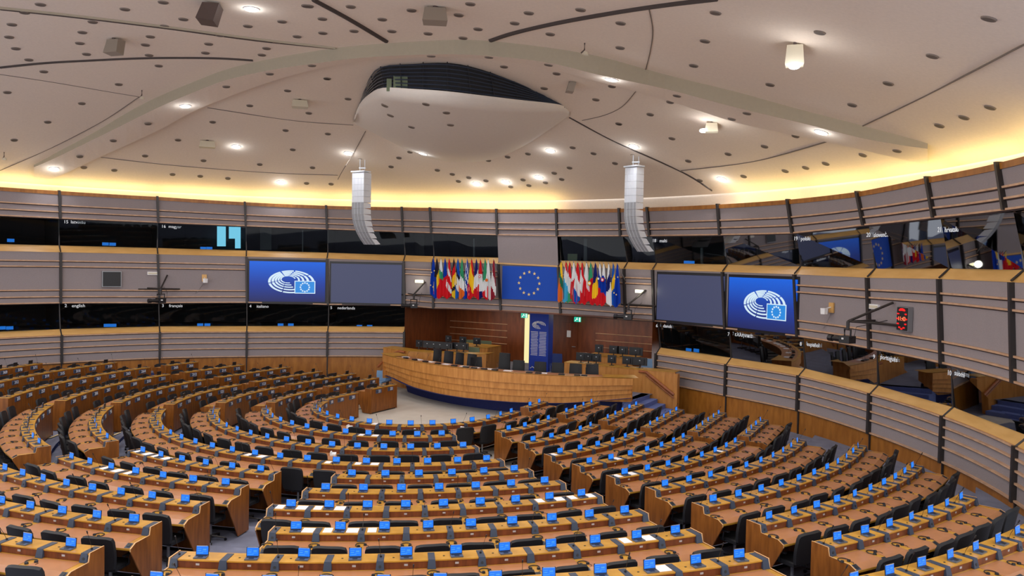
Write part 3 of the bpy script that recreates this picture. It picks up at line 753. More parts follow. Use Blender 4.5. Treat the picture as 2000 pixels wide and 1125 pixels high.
# ------------------------------------------------------------------ national flags on slanting poles
def hanging_flag(u, vtop, vbot, bands, label, sideways=0.0, stars=False, emblem=None, w=0.34):
    P = cyl(u, vtop, WC[0], WC[1], WR-0.75); rz = -pol(P)
    zt = P[2]; zb = cyl(u, vbot, WC[0], WC[1], WR-0.75)[2]; H = zt-zb
    t = thing('wall_flag', label, 'flag', (P[0], P[1], zb), rz, 'flags on slanting poles beside the blue banner')
    b = MB(); b.tube([(0, 0.0, H+0.02), (0, 0.72, H-0.75)], 0.016, 'grey_metal', 6); b.disc((0, 0, H+0.02), 0.022, (0, -0.6, 0.8), 'silver', 8, 0.05, 0.005); b.build('pole', t)
    b = MB(); NZ, NX = 28, 10
    def colour(f, g):
        q = f+sideways*(g-0.5)
        tot = 0
        for nm_, wd in bands:
            tot += wd
            if q <= tot: return 'cloth_'+nm_
        return 'cloth_'+bands[-1][0]
    ph = random.uniform(0, 6)
    grid = []
    for i in range(NZ+1):
        f = i/NZ; ww = w*(0.10+0.90*min(1, f*1.45)**0.8)
        row = []
        for j in range(NX+1):
            g = j/NX
            x = (g-0.5)*ww+sideways*0.08*f; y = 0.03+0.45*f*0.15+0.05*math.sin(g*2*PI*1.5+ph)*min(1, f*2)
            z = H*(1-f)-(0.0 if i < NZ else 0)-(abs(g-0.5-0.3*sideways)*-0.0)
            if f > 0.75: z += (f-0.75)/0.25*H*0.16*abs(g-(0.75 if sideways > 0 else 0.3))
            row.append((x, y, z))
        grid.append(row)
    for i in range(NZ):
        for j in range(NX):
            b.face([grid[i][j], grid[i][j+1], grid[i+1][j+1], grid[i+1][j]], colour((i+0.5)/NZ, (j+0.5)/NX))
    cl = b.build('cloth', t)
    if stars:
        for (x, f) in ((-0.06, 0.34), (0.08, 0.30), (-0.09, 0.66), (0.03, 0.70)):
            b = MB(); F_ = [(p_, -0.045, q_) for p_, q_ in star_pts(x, H*(1-f), 0.045)]; B_ = [(p_, -0.03, q_) for p_, q_ in star_pts(x, H*(1-f), 0.045)]
            b.face(F_[::-1], 'star_gold'); b.grid([F_, B_], 'star_gold', True); b.build('star', cl)
    if emblem:
        b = MB(); b.disc((emblem[2], -0.035, H*(1-emblem[1])), emblem[3], (0, -1, 0), 'cloth_'+emblem[0], 12, 0.01)
        if emblem[0] in ('yellow', 'red'): b.disc((emblem[2], -0.046, H*(1-emblem[1])), emblem[3]*.6, (0, -1, 0), 'cloth_'+('white' if emblem[0] == 'yellow' else 'white'), 12, 0.006)
        b.build('emblem', cl)
FL = [(846, [('blue', 1)], 'blue flag with gold stars, leftmost of the left flag row', .4, True, None), (853, [('black', .42), ('yellow', .3), ('red', .28)], 'black, yellow and red flag, left row, second from left', .3, False, None),
      (861, [('white', .3), ('green', .2), ('red', .5)], 'white, green and red flag, left row, third from left', -.1, False, None), (869, [('blue', .45), ('red', .55)], 'dark blue over red flag in the left row', .1, False, None),
      (877, [('red', .28), ('white', .15), ('red', .2), ('white', .17), ('red', .2)], 'red flag with white cross in the left row', -.3, False, None), (886, [('black', .2), ('red', .2), ('yellow', .28), ('black', .1), ('yellow', .22)], 'black, red and yellow flag, left row', .2, False, None),
      (894, [('midblue', .34), ('black', .12), ('white', .3), ('midblue', .24)], 'blue, black and white flag in the left row', -.3, False, None), (902, [('green', .45), ('white', .28), ('orange', .27)], 'green, white and orange flag in the left row', -.2, False, None),
      (912, [('blue', .14), ('white', .12), ('blue', .14), ('white', .12), ('blue', .1), ('white', .12), ('blue', .26)], 'blue and white striped flag in the left row', -.6, False, None), (921, [('red', .25), ('yellow', .5), ('red', .25)], 'red, yellow, red flag in the left row', -.4, False, None),
      (930, [('navy', .35), ('white', .33), ('red', .32)], 'blue, white and red flag in the left row', .2, False, None), (938, [('red', .35), ('white', .45), ('navy', .2)], 'red and white flag with red shield, left row', 0, False, ('red', .42, 0, .06)),
      (947, [('green', .48), ('white', .27), ('red', .25)], 'green, white and red flag, left row, third from right', .2, False, None), (953, [('white', 1)], 'white flag with orange shape, left row, second from right', .2, False, ('orange', .5, -.03, .075)),
      (964, [('maroon', .4), ('white', .35), ('maroon', .25)], 'dark red flag with white stripe, rightmost of the left row', -.5, False, None)]
for q in FL: hanging_flag(q[0], 505+(q[0]-846)*0.02, 584+(q[0]-846)*0.03, q[1], q[2], q[3], q[4], q[5])
FR_ = [(1095.6, [('yellow', .32), ('teal', .25), ('orange', .43)], 'yellow, green and orange flag, leftmost of the right row', -.4, False, None), (1105, [('red', .2), ('white', .3), ('skyblue', .5)], 'red, white and light blue flag, right row', -.2, False, None),
      (1112, [('red', .35), ('white', .38), ('green', .27)], 'red, white and green flag, right row', -.2, False, None), (1120, [('white', .42), ('red', .58)], 'white over red flag, right row, fourth from left', .1, False, None),
      (1127.7, [('red', .35), ('white', .4), ('midblue', .25)], 'red, white and blue flag, right row', -.3, False, None), (1136.5, [('red', .3), ('white', .4), ('red', .3)], 'red, white, red flag, right row', -.3, False, None),
      (1145, [('white', .5), ('red', .5)], 'white over red flag, right row, left of the flag with yellow ring', -.4, False, None), (1153, [('green', .38), ('red', .62)], 'green and red flag with yellow ring, right row', .1, False, ('yellow', .48, 0, .09)),
      (1162, [('navy', .42), ('yellow', .4), ('red', .18)], 'dark blue, yellow and red flag, right row', .2, False, None), (1171, [('white', .27), ('blue', .3), ('red', .43)], 'white, blue and red flag, right row', -.3, False, ('white', .36, -.02, .05)),
      (1178.5, [('white', .3), ('blue', .4), ('red', .3)], 'white, blue and red flag with red shield, right row', -.1, False, ('red', .38, 0, .09)), (1188, [('white', .28), ('navy', .3), ('white', .42)], 'white flag with dark blue cross, right row', .3, False, None),
      (1197, [('midblue', .3), ('yellow', .3), ('midblue', .4)], 'blue and yellow flag, right row, second from right', .3, False, None), (1205, [('blue', 1)], 'blue flag with gold stars, rightmost of the right flag row', 0, True, None)]
for q in FR_: hanging_flag(q[0], 511+(q[0]-1095)*0.04, 592+(q[0]-1095)*0.085, q[1], q[2], q[3], q[4], q[5])

# ------------------------------------------------------------------ alcove behind the dais
YB = 14.2; PZ = 0.85
b = MB(); b.face([(-9.5, YB, 0), (7.5, YB, 0), (7.5, YB, 5.2), (-9.5, YB, 5.2)], 'back_wood'); struct(b.build('wall_back'))
aL = Rb[6][0]; aR = Rb[11][0]
pL = wpt(aL, 0, 0); pR = wpt(aR, 0, 0)
b = MB(); b.face([(pL[0], pL[1], 0), (pL[0]-0.6, YB, 0), (pL[0]-0.6, YB, 5.2), (pL[0], pL[1], 5.2)], 'back_wood')
b.face([(pR[0]-0.1, pR[1], 0), (pR[0]+0.5, YB, 0), (pR[0]+0.5, YB, 5.2), (pR[0]-0.1, pR[1], 5.2)], 'back_wood'); struct(b.build('wall_back_sides'))
b = MB(); b.face([(-9.5, 9.9, 3.78), (7.5, 9.9, 3.78), (7.5, YB, 3.78), (-9.5, YB, 3.78)][::-1], 'back_wood')
struct(b.build('ceiling_alcove'))
b = MB()
for z in (1.75, 2.1, 2.45, 2.8): b.tube([(at_y(880, 600, YB)[0], YB-0.02, z), (at_y(992, 600, YB)[0], YB-0.02, z)], 0.02, 'rail_wood', 4); b.tube([(at_y(1165, 600, YB)[0], YB-0.02, z-.15), (7.0, YB-0.02, z-.15)], 0.02, 'rail_wood', 4)
struct(b.build('trim_40'))
b = MB(); x = at_y(853, 640, YB)[0]; b.tube([(x, YB-0.05, 1.2), (x, YB-0.05, 3.5)], 0.03, 'rail_wood', 4); struct(b.build('trim_41'))
# bright door gap left of the banner, dark door on the right
x0, x1 = at_y(1025, 650, YB)[0], at_y(1034, 650, YB)[0]
b = MB(); b.box(((x0+x1)/2, YB-0.02, (PZ+3.4)/2), (x1-x0, 0.02, 3.4-PZ), 'door_light'); struct(b.build('door_1'))
x0, x1 = at_y(1098, 650, YB)[0], at_y(1128, 650, YB)[0]
b = MB(); b.box(((x0+x1)/2, YB-0.03, (PZ+3.1)/2), (x1-x0, 0.05, 3.1-PZ), 'back_wood'); d_ = struct(b.build('door_2'))
b = MB(); b.tube([(x1-0.25, YB-0.10, 1.9), (x1-0.05, YB-0.10, 1.9)], 0.02, 'silver', 6); b.build('door_handle', d_)
for (x_, y_) in ((-5.2, 12.4), (-3.2, 12.8), (1.2, 12.6), (4.0, 12.4)):
    area('alcove_lamp', (x_, y_, 3.7), 0.25, 15, (1.0, 0.82, 0.6))
# banner column
P0, P1 = at_y(1034, 660, 11.7), at_y(1071, 660, 11.7)
bw = P1[0]-P0[0]; bx = (P0[0]+P1[0])/2
BC = thing('blue_banner_column', 'tall dark blue display column with white emblem and text lines behind the dais', 'banner', (bx, 11.7, PZ))
bh = 3.74-PZ
b = MB(); b.box((0, 0.25, bh/2), (bw, 0.5, bh), 'banner_blue'); b.build('column', BC)
b = MB(); logo_mesh(b, 0, bh*0.78, bw*0.7, 'white', None, -0.02); b.build('emblem', BC)
b = MB()
for c0 in (-0.23, 0.21):
    for i in range(16): b.box((c0*bw+random.uniform(-.01, .01), -0.005, bh*(0.66-0.026*i)), (bw*0.38*random.uniform(.85, 1), 0.01, bh*0.010), 'label_white')
b.build('text_lines', BC)
b = MB()
for i in range(3): b.tube([(bw*(-0.42+0.30*i), -0.01, bh*0.04), (bw*(-0.30+0.30*i), -0.01, bh*0.068), (bw*(-0.18+0.30*i), -0.01, bh*0.04)], 0.02, 'white', 4)
b.build('wave_mark', BC)
def exit_sign(u, v, y, label):
    P = at_y(u, v, y); t = thing('exit_sign', label, 'exit sign', (P[0], P[1], P[2]-0.13), 0, 'green exit signs over the alcove doors')
    b = MB(); b.box((0, 0, 0.13), (0.36, 0.05, 0.24), 'exit_green'); b.build('sign_box', t)
    b = MB(); b.box((0.13, -0.03, 0.13), (0.05, 0.01, 0.2), 'exit_white'); b.tube([(-0.12, -0.03, 0.06), (-0.06, -0.03, 0.12), (-0.03, -0.03, 0.18), (0.03, -0.03, 0.12)], 0.014, 'exit_white', 4); b.disc((-0.01, -0.03, 0.21), 0.02, (0, -1, 0), 'exit_white', 6, 0.01); b.build('running_figure', t)
    area('exit_glow', (P[0]-0.1, P[1]-0.35, P[2]+0.25), 0.2, 3.0, (1, 0.85, 0.5), (PI/2+PI, 0, 0))
exit_sign(1024, 616.5, 13.9, 'green lit exit sign left of the blue banner column')
exit_sign(1128, 624, 13.9, 'green lit exit sign right of the blue banner column')
P = at_y(1111, 652, YB-0.08); b = MB(); b.box((0, 0, 0), (0.22, 0.02, 0.34), 'paper'); tag(b.build('door_notice', None, P), 'white paper notice on the dark door right of the banner column', 'notice')

# ------------------------------------------------------------------ dais
DC = (0.1, 15.7); DR = 11.4; TZ = 1.80
def dang(u, v):
    P = cyl(u, v, DC[0], DC[1], DR, False); return math.atan2(P[0]-DC[0], -(P[1]-DC[1])), P[2]
aA = dang(747, 697)[0]; aB = dang(1236, 740)[0]
top = [dang(u, v) for u, v in ((748, 697), (800, 707), (850, 715), (900, 721), (950, 726), (1000, 731), (1100, 736), (1236, 739))]
bot = [dang(u, v) for u, v in ((761, 739), (800, 757), (850, 770), (900, 778), (950, 783), (1000, 787), (1100, 789), (1232, 779))]
print('dais top', [round(q[1], 2) for q in top], 'bot', [round(q[1], 2) for q in bot], 'ang', round(math.degrees(aA), 1), round(math.degrees(aB), 1))
def interp(L, a):
    if a <= L[0][0]: return L[0][1]
    for p_, q_ in zip(L, L[1:]):
        if a <= q_[0]: return lerp(p_[1], q_[1], (a-p_[0])/(q_[0]-p_[0]))
    return L[-1][1]
ND = 40
def dpt(a, z, o=0.0): return (DC[0]+(DR+o)*math.sin(a), DC[1]-(DR+o)*math.cos(a), z)
DA = thing('dais_desk', 'long curved light wood speakers dais with stepped front and navy base', 'desk', (0, 4.6, 0))
OD = (0, 4.6, 0)
angs = [lerp(aA, aB, i/ND) for i in range(ND+1)]
zt_ = lambda a: TZ
zb_ = lambda a: max(0.45, interp(bot, a))
for i_ in range(4):      # four overlapping boards, each set back below the other
    b = MB(); rows = []
    for a in angs:
        z1 = lerp(zt_(a), zb_(a), (0, .34, .56, .78)[i_]); z0 = lerp(zt_(a), zb_(a), (.335, .555, .775, 1.0)[i_]); o = -0.075*i_
        rows.append([dpt(a, z1, o), dpt(a, z0, o), dpt(a, z0, o-0.08), dpt(a, z1, o-0.08)])
    b.grid(rows, 'dais_wood', True); b.face(rows[0][::-1], 'dais_wood'); b.face(rows[-1], 'dais_wood'); b.build('front_board', DA, off=OD)
b = MB(); b.grid([[dpt(a, TZ+0.012, 0.01), dpt(a, TZ+0.012, -0.12), dpt(a, TZ-0.005, -0.12)] for a in angs], 'shelf_wood'); b.build('front_edge', DA, off=OD)
b = MB(); b.grid([[dpt(a, TZ-0.004, -0.10), dpt(a, TZ-0.004, -0.85), dpt(a, TZ-0.05, -0.85), dpt(a, TZ-0.05, -0.10)] for a in angs], 'pad_leather', True); b.build('worktop', DA, off=OD)
for a, wd in ((lerp(aA, aB, 0.03), 0.06), (lerp(aA, aB, 0.965), 0.06)):
    b = MB(); b.grid([[dpt(lerp(a-wd, a+wd, i/6), TZ+0.02, 0), dpt(lerp(a-wd, a+wd, i/6), TZ+0.02, -0.85)] for i in range(7)], 'shelf_wood'); b.build('end_board', DA, off=OD)
b = MB(); b.grid([[dpt(a, 0, -1.25), dpt(a, zb_(a), -1.0), dpt(a, zb_(a), -0.1)] for a in angs], 'navy'); b.build('recessed_base', DA, off=OD)
b = MB(); b.grid([[dpt(a, PZ, -0.25), dpt(a, TZ, -0.25)] for a in angs], 'dais_wood'); b.grid([[dpt(aB, z, -0.02), dpt(aB, z, -0.85)] for z in (0.9, TZ)], 'dais_wood'); b.grid([[dpt(aA, z, -0.02), dpt(aA, z, -0.85)] for z in (0.7, TZ)], 'dais_wood'); b.build('inner_panel', DA, off=OD)
# platform
b = MB(); P = [dpt(a, PZ, -0.6) for a in angs]+[(6.0, 8.7, PZ), (5.2, YB, PZ), (-6.6, YB, PZ), (-7.2, 8.0, PZ)]; b.face(P, 'carpet_grey')
b.face([(5.55, 6.6, 0), (5.55, 8.7, 0), (5.55, 8.7, PZ), (5.55, 6.6, PZ)], 'navy'); struct(b.build('floor_platform'))
# items on the dais
for i, (u, v, hk) in enumerate([(843, 697, 1), (866, 700, 1), (886, 699, 1), (911, 704, 1), (936, 705, .9), (978, 705, 1.25), (1007, 713, .9), (1050, 717, .9), (1085, 718, .9), (1121, 719, .9), (1156, 720, .9)]):
    P = cyl(u, v, DC[0], DC[1], DR-1.35, False); ang = math.atan2(P[0]-DC[0], -(P[1]-DC[1]))
    rz = ang+(1.0 if i == 4 else random.uniform(-.15, .15))
    t = thing('presidium_chair', 'black high-backed chair behind the dais, %s from the left' % ORD[i+1], 'chair', (P[0], P[1], PZ), rz, 'black chairs behind the dais')
    hh = 1.32*(1 if hk > 0.95 else 0.94)+(0.18 if hk > 1.1 else 0)
    b = MB(); fr = [[((j/6-.5)*0.56*(1-.12*(q/6)), 0.27+0.06*(q/6)+0.05*(1-(2*j/6-1)**2), 0.5+(hh-0.5)*q/6) for j in range(7)] for q in range(7)]
    bk = [[(x, y+0.05, z) for x, y, z in r_] for r_ in fr]; b.grid(fr, 'black_fabric'); b.grid(bk, 'black_fabric'); b.grid([fr[-1], bk[-1]], 'black_fabric'); b.grid([[r_[0] for r_ in fr], [r_[0] for r_ in bk]], 'black_fabric'); b.grid([[r_[-1] for r_ in fr], [r_[-1] for r_ in bk]], 'black_fabric'); b.build('backrest', t)
    b = MB(); b.box((0, 0, 0.48), (0.52, 0.5, 0.08), 'black_fabric'); b.build('seat', t)
    b = MB(); b.tube([(0, 0, 0.04), (0, 0, 0.45)], 0.03, 'grey_metal'); b.box((0, 0, 0.04), (0.5, 0.08, 0.05), 'dark_metal', 0.5); b.box((0, 0, 0.04), (0.5, 0.08, 0.05), 'dark_metal', 2.0); b.build('pedestal', t)
for i, (u, v) in enumerate([(788, 699), (812, 702), (840, 705), (869, 708), (900, 712), (925, 714), (948, 714), (965, 716), (983, 718), (1046, 722), (1060, 724), (1101, 727), (1130, 727), (1142, 729)]):
    P = at_z(u, v, TZ+0.03); r = math.hypot(P[0]-DC[0], P[1]-DC[1])
    a = math.atan2(P[0]-DC[0], -(P[1]-DC[1])); P = dpt(a, TZ, -0.32)
    t = thing('dais_console', 'small black microphone console on the dais worktop, %s from the left' % ORD[i+1], 'console', P, a, 'black consoles on the dais')
    b = MB(); b.box((0, 0, 0.025), (0.24, 0.14, 0.05), 'black_plastic', 0, 0); b.build('console_body', t)
    b = MB(); b.tube([(0.05, 0.02, 0.05), (0.05, 0.06, 0.2), (0.05, 0.12, 0.28)], 0.005, 'black_plastic', 4); b.tube([(0.05, 0.12, 0.28), (0.05, 0.14, 0.31)], 0.012, 'black_plastic', 5); b.build('microphone', t)
for i, f in enumerate((0.11, 0.20, 0.27, 0.35, 0.43, 0.475, 0.53, 0.60, 0.72, 0.84)):
    a = lerp(aA, aB, f); b = MB(); b.box((0, 0, 0.006), (0.34, 0.24, 0.012), 'paper'); o = b.build('paper_stack', None, dpt(a, TZ-0.002, -0.55)); o.rotation_euler = (0, 0, a+0.1)
    tag(o, 'white papers on the dais worktop, %s from the left' % ORD[i+1], 'paper', 'white papers on the dais')

# podium walls beside and behind the dais, with handrails
def podium(pts, z, name, label, mat='dais_wood', d=0.9, zb=0.0):
    t = thing(name, label, 'desk', (pts[0][0], pts[0][1], zb)); O_ = (pts[0][0], pts[0][1], zb)
    b = MB(); b.grid([[(x, y, zb), (x, y, z)] for x, y in pts], mat); b.grid([[(x, y+0.06, zb), (x, y+0.06, z)] for x, y in pts], mat); 
    b.face([(pts[0][0], pts[0][1], zb), (pts[0][0], pts[0][1]+0.06, zb), (pts[0][0], pts[0][1]+0.06, z), (pts[0][0], pts[0][1], z)], mat)
    b.face([(pts[-1][0], pts[-1][1], zb), (pts[-1][0], pts[-1][1]+0.06, zb), (pts[-1][0], pts[-1][1]+0.06, z), (pts[-1][0], pts[-1][1], z)], mat); b.build('front_panel', t, off=O_)
    b = MB(); b.grid([[(x, y-0.03, z), (x, y-0.03, z+0.02), (x, y+d, z+0.02), (x, y+d, z)] for x, y in pts], 'shelf_wood', True); b.build('worktop', t, off=O_)
    return t, O_
def top_pts(L, z): return [tuple(at_z(u, v, z)[:2]) for u, v in L]
RP = [(at_z(1100, 707, 1.83)[0], 8.75), (3.3, 8.7), (5.55, 8.55), (6.9, 8.6)]
t, O_ = podium(RP, 1.80, 'service_podium', 'long light wood podium wall right of the dais with a sloping handrail', d=0.7)
hr = [at_y(1248, 725.5, 8.48), at_y(1262, 727, 8.48), at_y(1316, 771, 8.48)]
b = MB(); b.tube(hr, 0.06, 'handrail_wood', 6); b.tube([(x, y-0.0, z-0.13) for x, y, z in hr[1:]], 0.03, 'handrail_wood', 6); b.build('handrail', t, off=O_)
b = MB(); b.box((6.95, 8.65, 0.85), (0.16, 0.3, 1.8), 'dais_wood'); b.build('end_post', t, off=O_)
LPp = [(-7.75, 8.3), (-5.9, 7.85), (-4.3, 8.1), (-3.0, 8.6), (-2.35, 9.1)]
t, O_ = podium(LPp, 1.80, 'service_podium', 'long light wood podium wall left of the dais, dark monitors on top', d=0.8)
hr = [at_y(738, 717, 7.6), at_y(749, 705, 7.7)]
b = MB(); b.tube(hr, 0.07, 'handrail_wood', 6); b.build('handrail', t, off=O_)
hr2 = [at_y(766, 692, 7.8), at_y(780, 686, 7.8), at_y(790, 688, 7.8)]
b = MB(); b.tube(hr2, 0.06, 'handrail_wood', 6); b.build('handrail', t, off=O_)
# raised second desks
def box_desk(u0, u1, vt, y, label, d=1.0, side=True):
    a, c = at_y(u0, vt, y), at_y(u1, vt, y); z = (a[2]+c[2])/2
    t = thing('staff_desk', label, 'desk', ((a[0]+c[0])/2, y, PZ)); w = c[0]-a[0]
    b = MB(); b.box((0, 0.03, (z-PZ)/2), (w, 0.06, z-PZ), 'dais_wood'); b.build('front_panel', t)
    for sx in (-1, 1):
        b = MB(); b.box((sx*(w/2-0.03), d/2+0.06, (z-PZ)/2), (0.06, d-0.02, z-PZ), 'dais_wood'); b.build('side_panel', t)
    b = MB(); b.box((0, d/2, z-PZ+0.012), (w+0.06, d+0.08, 0.024), 'shelf_wood'); b.build('desk_top', t); return z, t
zL, _ = box_desk(871, 952, 676.5, 10.6, 'raised light wood desk behind the left podium, pale screens on it', 1.3)
zR, _ = box_desk(1146, 1236, 697, 10.6, 'raised light wood desk behind the right podium, monitors on it', 1.0)
def monitor(u, v, y, w, h, zb, label, rz=0.0):
    P = at_y(u, v, y)
    t = thing('desk_monitor', label, 'monitor', (P[0], P[1], zb), rz, 'black monitors seen from behind on the podium desks')
    b = MB(); b.box((0, 0, 0.10+h/2), (w, 0.035, h), 'black_plastic'); b.box((0, -0.03, 0.10+h/2), (w*0.6, 0.05, h*0.6), 'black_plastic'); b.build('monitor_panel', t)
    b = MB(); b.tube([(0, -0.03, 0.012), (0, -0.03, 0.2)], 0.025, 'black_plastic', 6); b.box((0, 0, 0.006), (w*0.45, 0.18, 0.012), 'black_plastic'); b.build('monitor_stand', t)
    b = MB(); b.box((0, -0.058, 0.10+h*0.62), (0.05, 0.006, 0.035), 'silver'); b.build('maker_badge', t)
for i, (u, v, w) in enumerate([(819, 676, .40), (835, 677, .46), (847.6, 679, .46), (860, 677, .55), (874, 681, .5), (893, 682, .5), (906, 683, .5)]):
    monitor(u, v, 8.75 if u < 880 else 9.05, w, .34, 1.82, 'black monitor on the left podium, %s from the left' % ORD[i+1], random.uniform(-.2, .2))
for i, (u, v, w) in enumerate([(876, 668, .36), (904, 669, .40), (931.6, 670, .42)]):
    monitor(u, v, 10.8, w, .32, zL+0.025, 'black monitor on the raised left desk, %s from the left' % ORD[i+1])
for i, (u, v, w) in enumerate([(1135, 702, .45), (1150, 701, .55), (1165, 705, .42), (1195, 708, .38), (1225.6, 710, .48), (1250, 712, .62)]):
    monitor(u, v, 9.0, w, .34, 1.82, 'black monitor on the right podium, %s from the left' % ORD[i+1], random.uniform(-.2, .2))
for i, (u, v, w) in enumerate([(1170, 689, .40), (1199, 692, .46), (1216, 694, .50), (1242, 696, .64)]):
    monitor(u, v, 10.9, w, .36, zR+0.025, 'black monitor on the raised right desk, %s from the left' % ORD[i+1])
for i, (u, v, w, y, z) in enumerate([(918, 670, .5, 12.3, zL), (948, 672, .7, 12.3, zL), (926, 685, .6, 9.8, 1.82)]):
    P = at_y(u, v, y); t = thing('staff_chair', 'low grey-green chair back behind the left staff desks, %s of three' % ORD[i+1], 'chair', (P[0], P[1], PZ), 0)
    b = MB(); b.box((0, 0, P[2]-PZ), (w, 0.05, 0.34), 'booth_green'); b.build('backrest', t); b = MB(); b.tube([(0, 0, 0), (0, 0, P[2]-PZ-0.15)], 0.03, 'dark_metal'); b.build('chair_column', t)
def small_chair(u, v, y, zf, mat, label, hb=0.95):
    P = at_y(u, v, y); t = thing('visitor_chair', label, 'chair', (P[0], P[1], zf), 0.2)
    b = MB(); b.grid([[(x*(1-.2*abs(q-.5)), 0.24-0.03*math.cos(x*5), 0.5+(hb-0.5)*q) for x in (-.25, -.15, 0, .15, .25)] for q in (0, .3, .6, 1)], mat); b.grid([[(x*(1-.2*abs(q-.5)), 0.28-0.03*math.cos(x*5), 0.5+(hb-0.5)*q) for x in (-.25, -.15, 0, .15, .25)] for q in (0, .3, .6, 1)], mat); b.build('backrest', t)
    b = MB(); b.box((0, 0, 0.46), (0.5, 0.46, 0.07), mat); b.build('seat', t)
    for sx in (-1, 1):
        for sy in (-1, 1):
            b = MB(); b.tube([(sx*0.22, sy*0.2, 0.0), (sx*0.22, sy*0.2, 0.45)], 0.014, 'grey_metal'); b.build('leg', t)
small_chair(1086, 700, 11.3, PZ, 'chair_blue', 'dark blue visitor chair right of the banner column')
small_chair(1262, 700, 9.8, PZ, 'chair_pale_blue', 'pale blue chair at the right end of the service podium', 1.25)
small_chair(740, 745, 6.4, 0, 'chair_pale_blue', 'pale blue-grey chair left of the dais base, nearer the desks', 0.95)
small_chair(751, 738, 6.9, 0, 'chair_pale_blue', 'pale blue-grey chair left of the dais base, nearer the podium', 0.95)
# steps on the right of the dais
ST = thing('dais_steps', 'blue carpeted steps between the dais and the right podium wall', 'steps', (6.0, 7.4, 0))
for i in range(5):
    z = PZ*(5-i)/5; x0 = 5.55+0.34*i; b = MB(); b.box((x0+0.17, 7.38, z/2), (0.34, 2.2, z), 'step_blue'); b.build('step', ST, off=(6.0, 7.4, 0))
# pale aisle step strips
for i, (u0, v0, u1, v1) in enumerate([(92, 856, 126, 843), (214, 852, 230, 845)]):
    z = HH[6] if i == 0 else HH[5]
    A, B_ = at_z(u0, v0, z+0.03), at_z(u1, v1, z+0.03); b = MB()
    b.grid([[tuple(A), tuple(A+np.array([0.02, 0.14, 0]))], [tuple(B_), tuple(B_+np.array([0.02, 0.14, 0]))]], 'strip_pale')
    o = b.build('trim_%d' % (50+i)); struct(o)

# ------------------------------------------------------------------ ceiling: a shallow dome over the round wall
CR, CTOP, CRISE, CEXP = 20.1, 12.6, 3.05, 2.7
def dome(x, y): return CTOP-CRISE*(math.hypot(x-WC[0], y-WC[1])/19.2)**CEXP
def on_dome(u, v, low=0.0):
    d = ray(u, v); t = 6.0
    while t < 60:
        P = CAM+d*t
        if P[2] >= dome(P[0], P[1])-low and math.hypot(P[0]-WC[0], P[1]-WC[1]) < 20.0: break
        t += 0.25
    lo, hi = t-0.25, t
    for _ in range(20):
        m_ = (lo+hi)/2; P = CAM+d*m_
        if P[2] >= dome(P[0], P[1])-low: hi = m_
        else: lo = m_
    return CAM+d*hi
def dome_n(x, y):
    e = 0.05; return Vector(((dome(x+e, y)-dome(x-e, y))/(2*e), (dome(x, y+e)-dome(x, y-e))/(2*e), -1)).normalized()
b = MB(); rows = []
for i in range(41):
    r_ = CR*(i/40)
    rows.append([(WC[0]+r_*math.sin(2*PI*j/120), WC[1]+r_*math.cos(2*PI*j/120), dome(WC[0], WC[1]+r_)) for j in range(120)])
b.grid(rows, 'ceiling_plaster', True); b.grid([rows[-1], [(x*1.004, y*1.004, 8.0) for x, y, z in rows[-1]]], 'ceiling_plaster', True) if False else None
CEIL = struct(b.build('ceiling', smooth=True))
# cove behind the capping of the wall: a glowing strip in a trough
b = MB(); bs = MB()
for j in range(NJ-1):
    A_ = [[q[0], q[1]-0.10] for q in Rc]
    band_mod(b, A_, A_, j, 'ceiling_plaster', 0.02, 1.0)
    band_mod(b, [[q[0], q[1]-0.10] for q in Rc], [[q[0], 9.35] for q in Rc], j, 'ceiling_plaster', 0.95, 0.95)
struct(b.build('trim_60'))
for j in range(NJ-1):
    if j in (9, 10, 11): continue      # this stretch of the cove is unlit
    b = MB(); n_ = 4; rows = []
    for i in range(n_+1):
        a = lerp(Rc[j][0], Rc[j+1][0], lerp(0.04, 0.96, i/n_)); z = lerp(Rc[j][1], Rc[j+1][1], i/n_)-0.04
        rows.append([wpt(a, z, 0.35), wpt(a, z, 0.50)])
    b.grid(rows, 'cove_strip')
    tag(b.build('cove_light'), 'warm yellow cove light behind the wall capping, module %s from the left' % (ORD[j+1]), 'cove light', 'warm cove lights above the round wall')
# the arched beam
TB = [(66, 322, 329, 350), (107, 300, 310, 347), (192, 254, 263, 308), (302, 192, 208, 258), (373, 162, 177, 220), (444, 135, 150, 190), (533, 114, 130, 158), (620, 99, 117, 135), (700, 89, 107, 121), (800, 82, 101, 113),
      (920, 78, 100, 113), (1062, 92, 114, 132), (1169, 110, 139, 160), (1300, 146, 167, 195), (1440, 180, 204, 240), (1560, 213, 232, 266), (1680, 244, 262, 292), (1760, 265, 279, 311), (1812, 280, 291, 321)]
near, bot1, bot2, far_ = [], [], [], []
for u, vT, v1, v2 in TB:
    PT = on_dome(u, vT); z1 = z_over(u, v1, PT[0], PT[1]); dz = max(0.02, min(PT[2]-z1+0.1, 0.6, 0.0022*(u-20) if u < 300 else 1, 0.0022*(1870-u)+0.02)); z1 = PT[2]-dz
    P2 = on_dome(u, v2, dz*0.8)
    near.append((PT[0], PT[1], PT[2]+0.05)); bot1.append((PT[0], PT[1], z1)); bot2.append(tuple(P2)); far_.append((P2[0], P2[1], dome(P2[0], P2[1])+0.05))
def smooth_rows(L, sub=4):
    out = []
    n_ = len(L)
    for i in range(n_-1):
        p0, p1, p2, p3 = [np.array(L[max(0, min(n_-1, q))]) for q in (i-1, i, i+1, i+2)]
        for s_ in range(sub):
            t = s_/sub; out.append(tuple(0.5*((2*p1)+(-p0+p2)*t+(2*p0-5*p1+4*p2-p3)*t*t+(-p0+3*p1-3*p2+p3)*t**3)))
    out.append(tuple(L[-1])); return out
near, bot1, bot2, far_ = [smooth_rows(q) for q in (near, bot1, bot2, far_)]
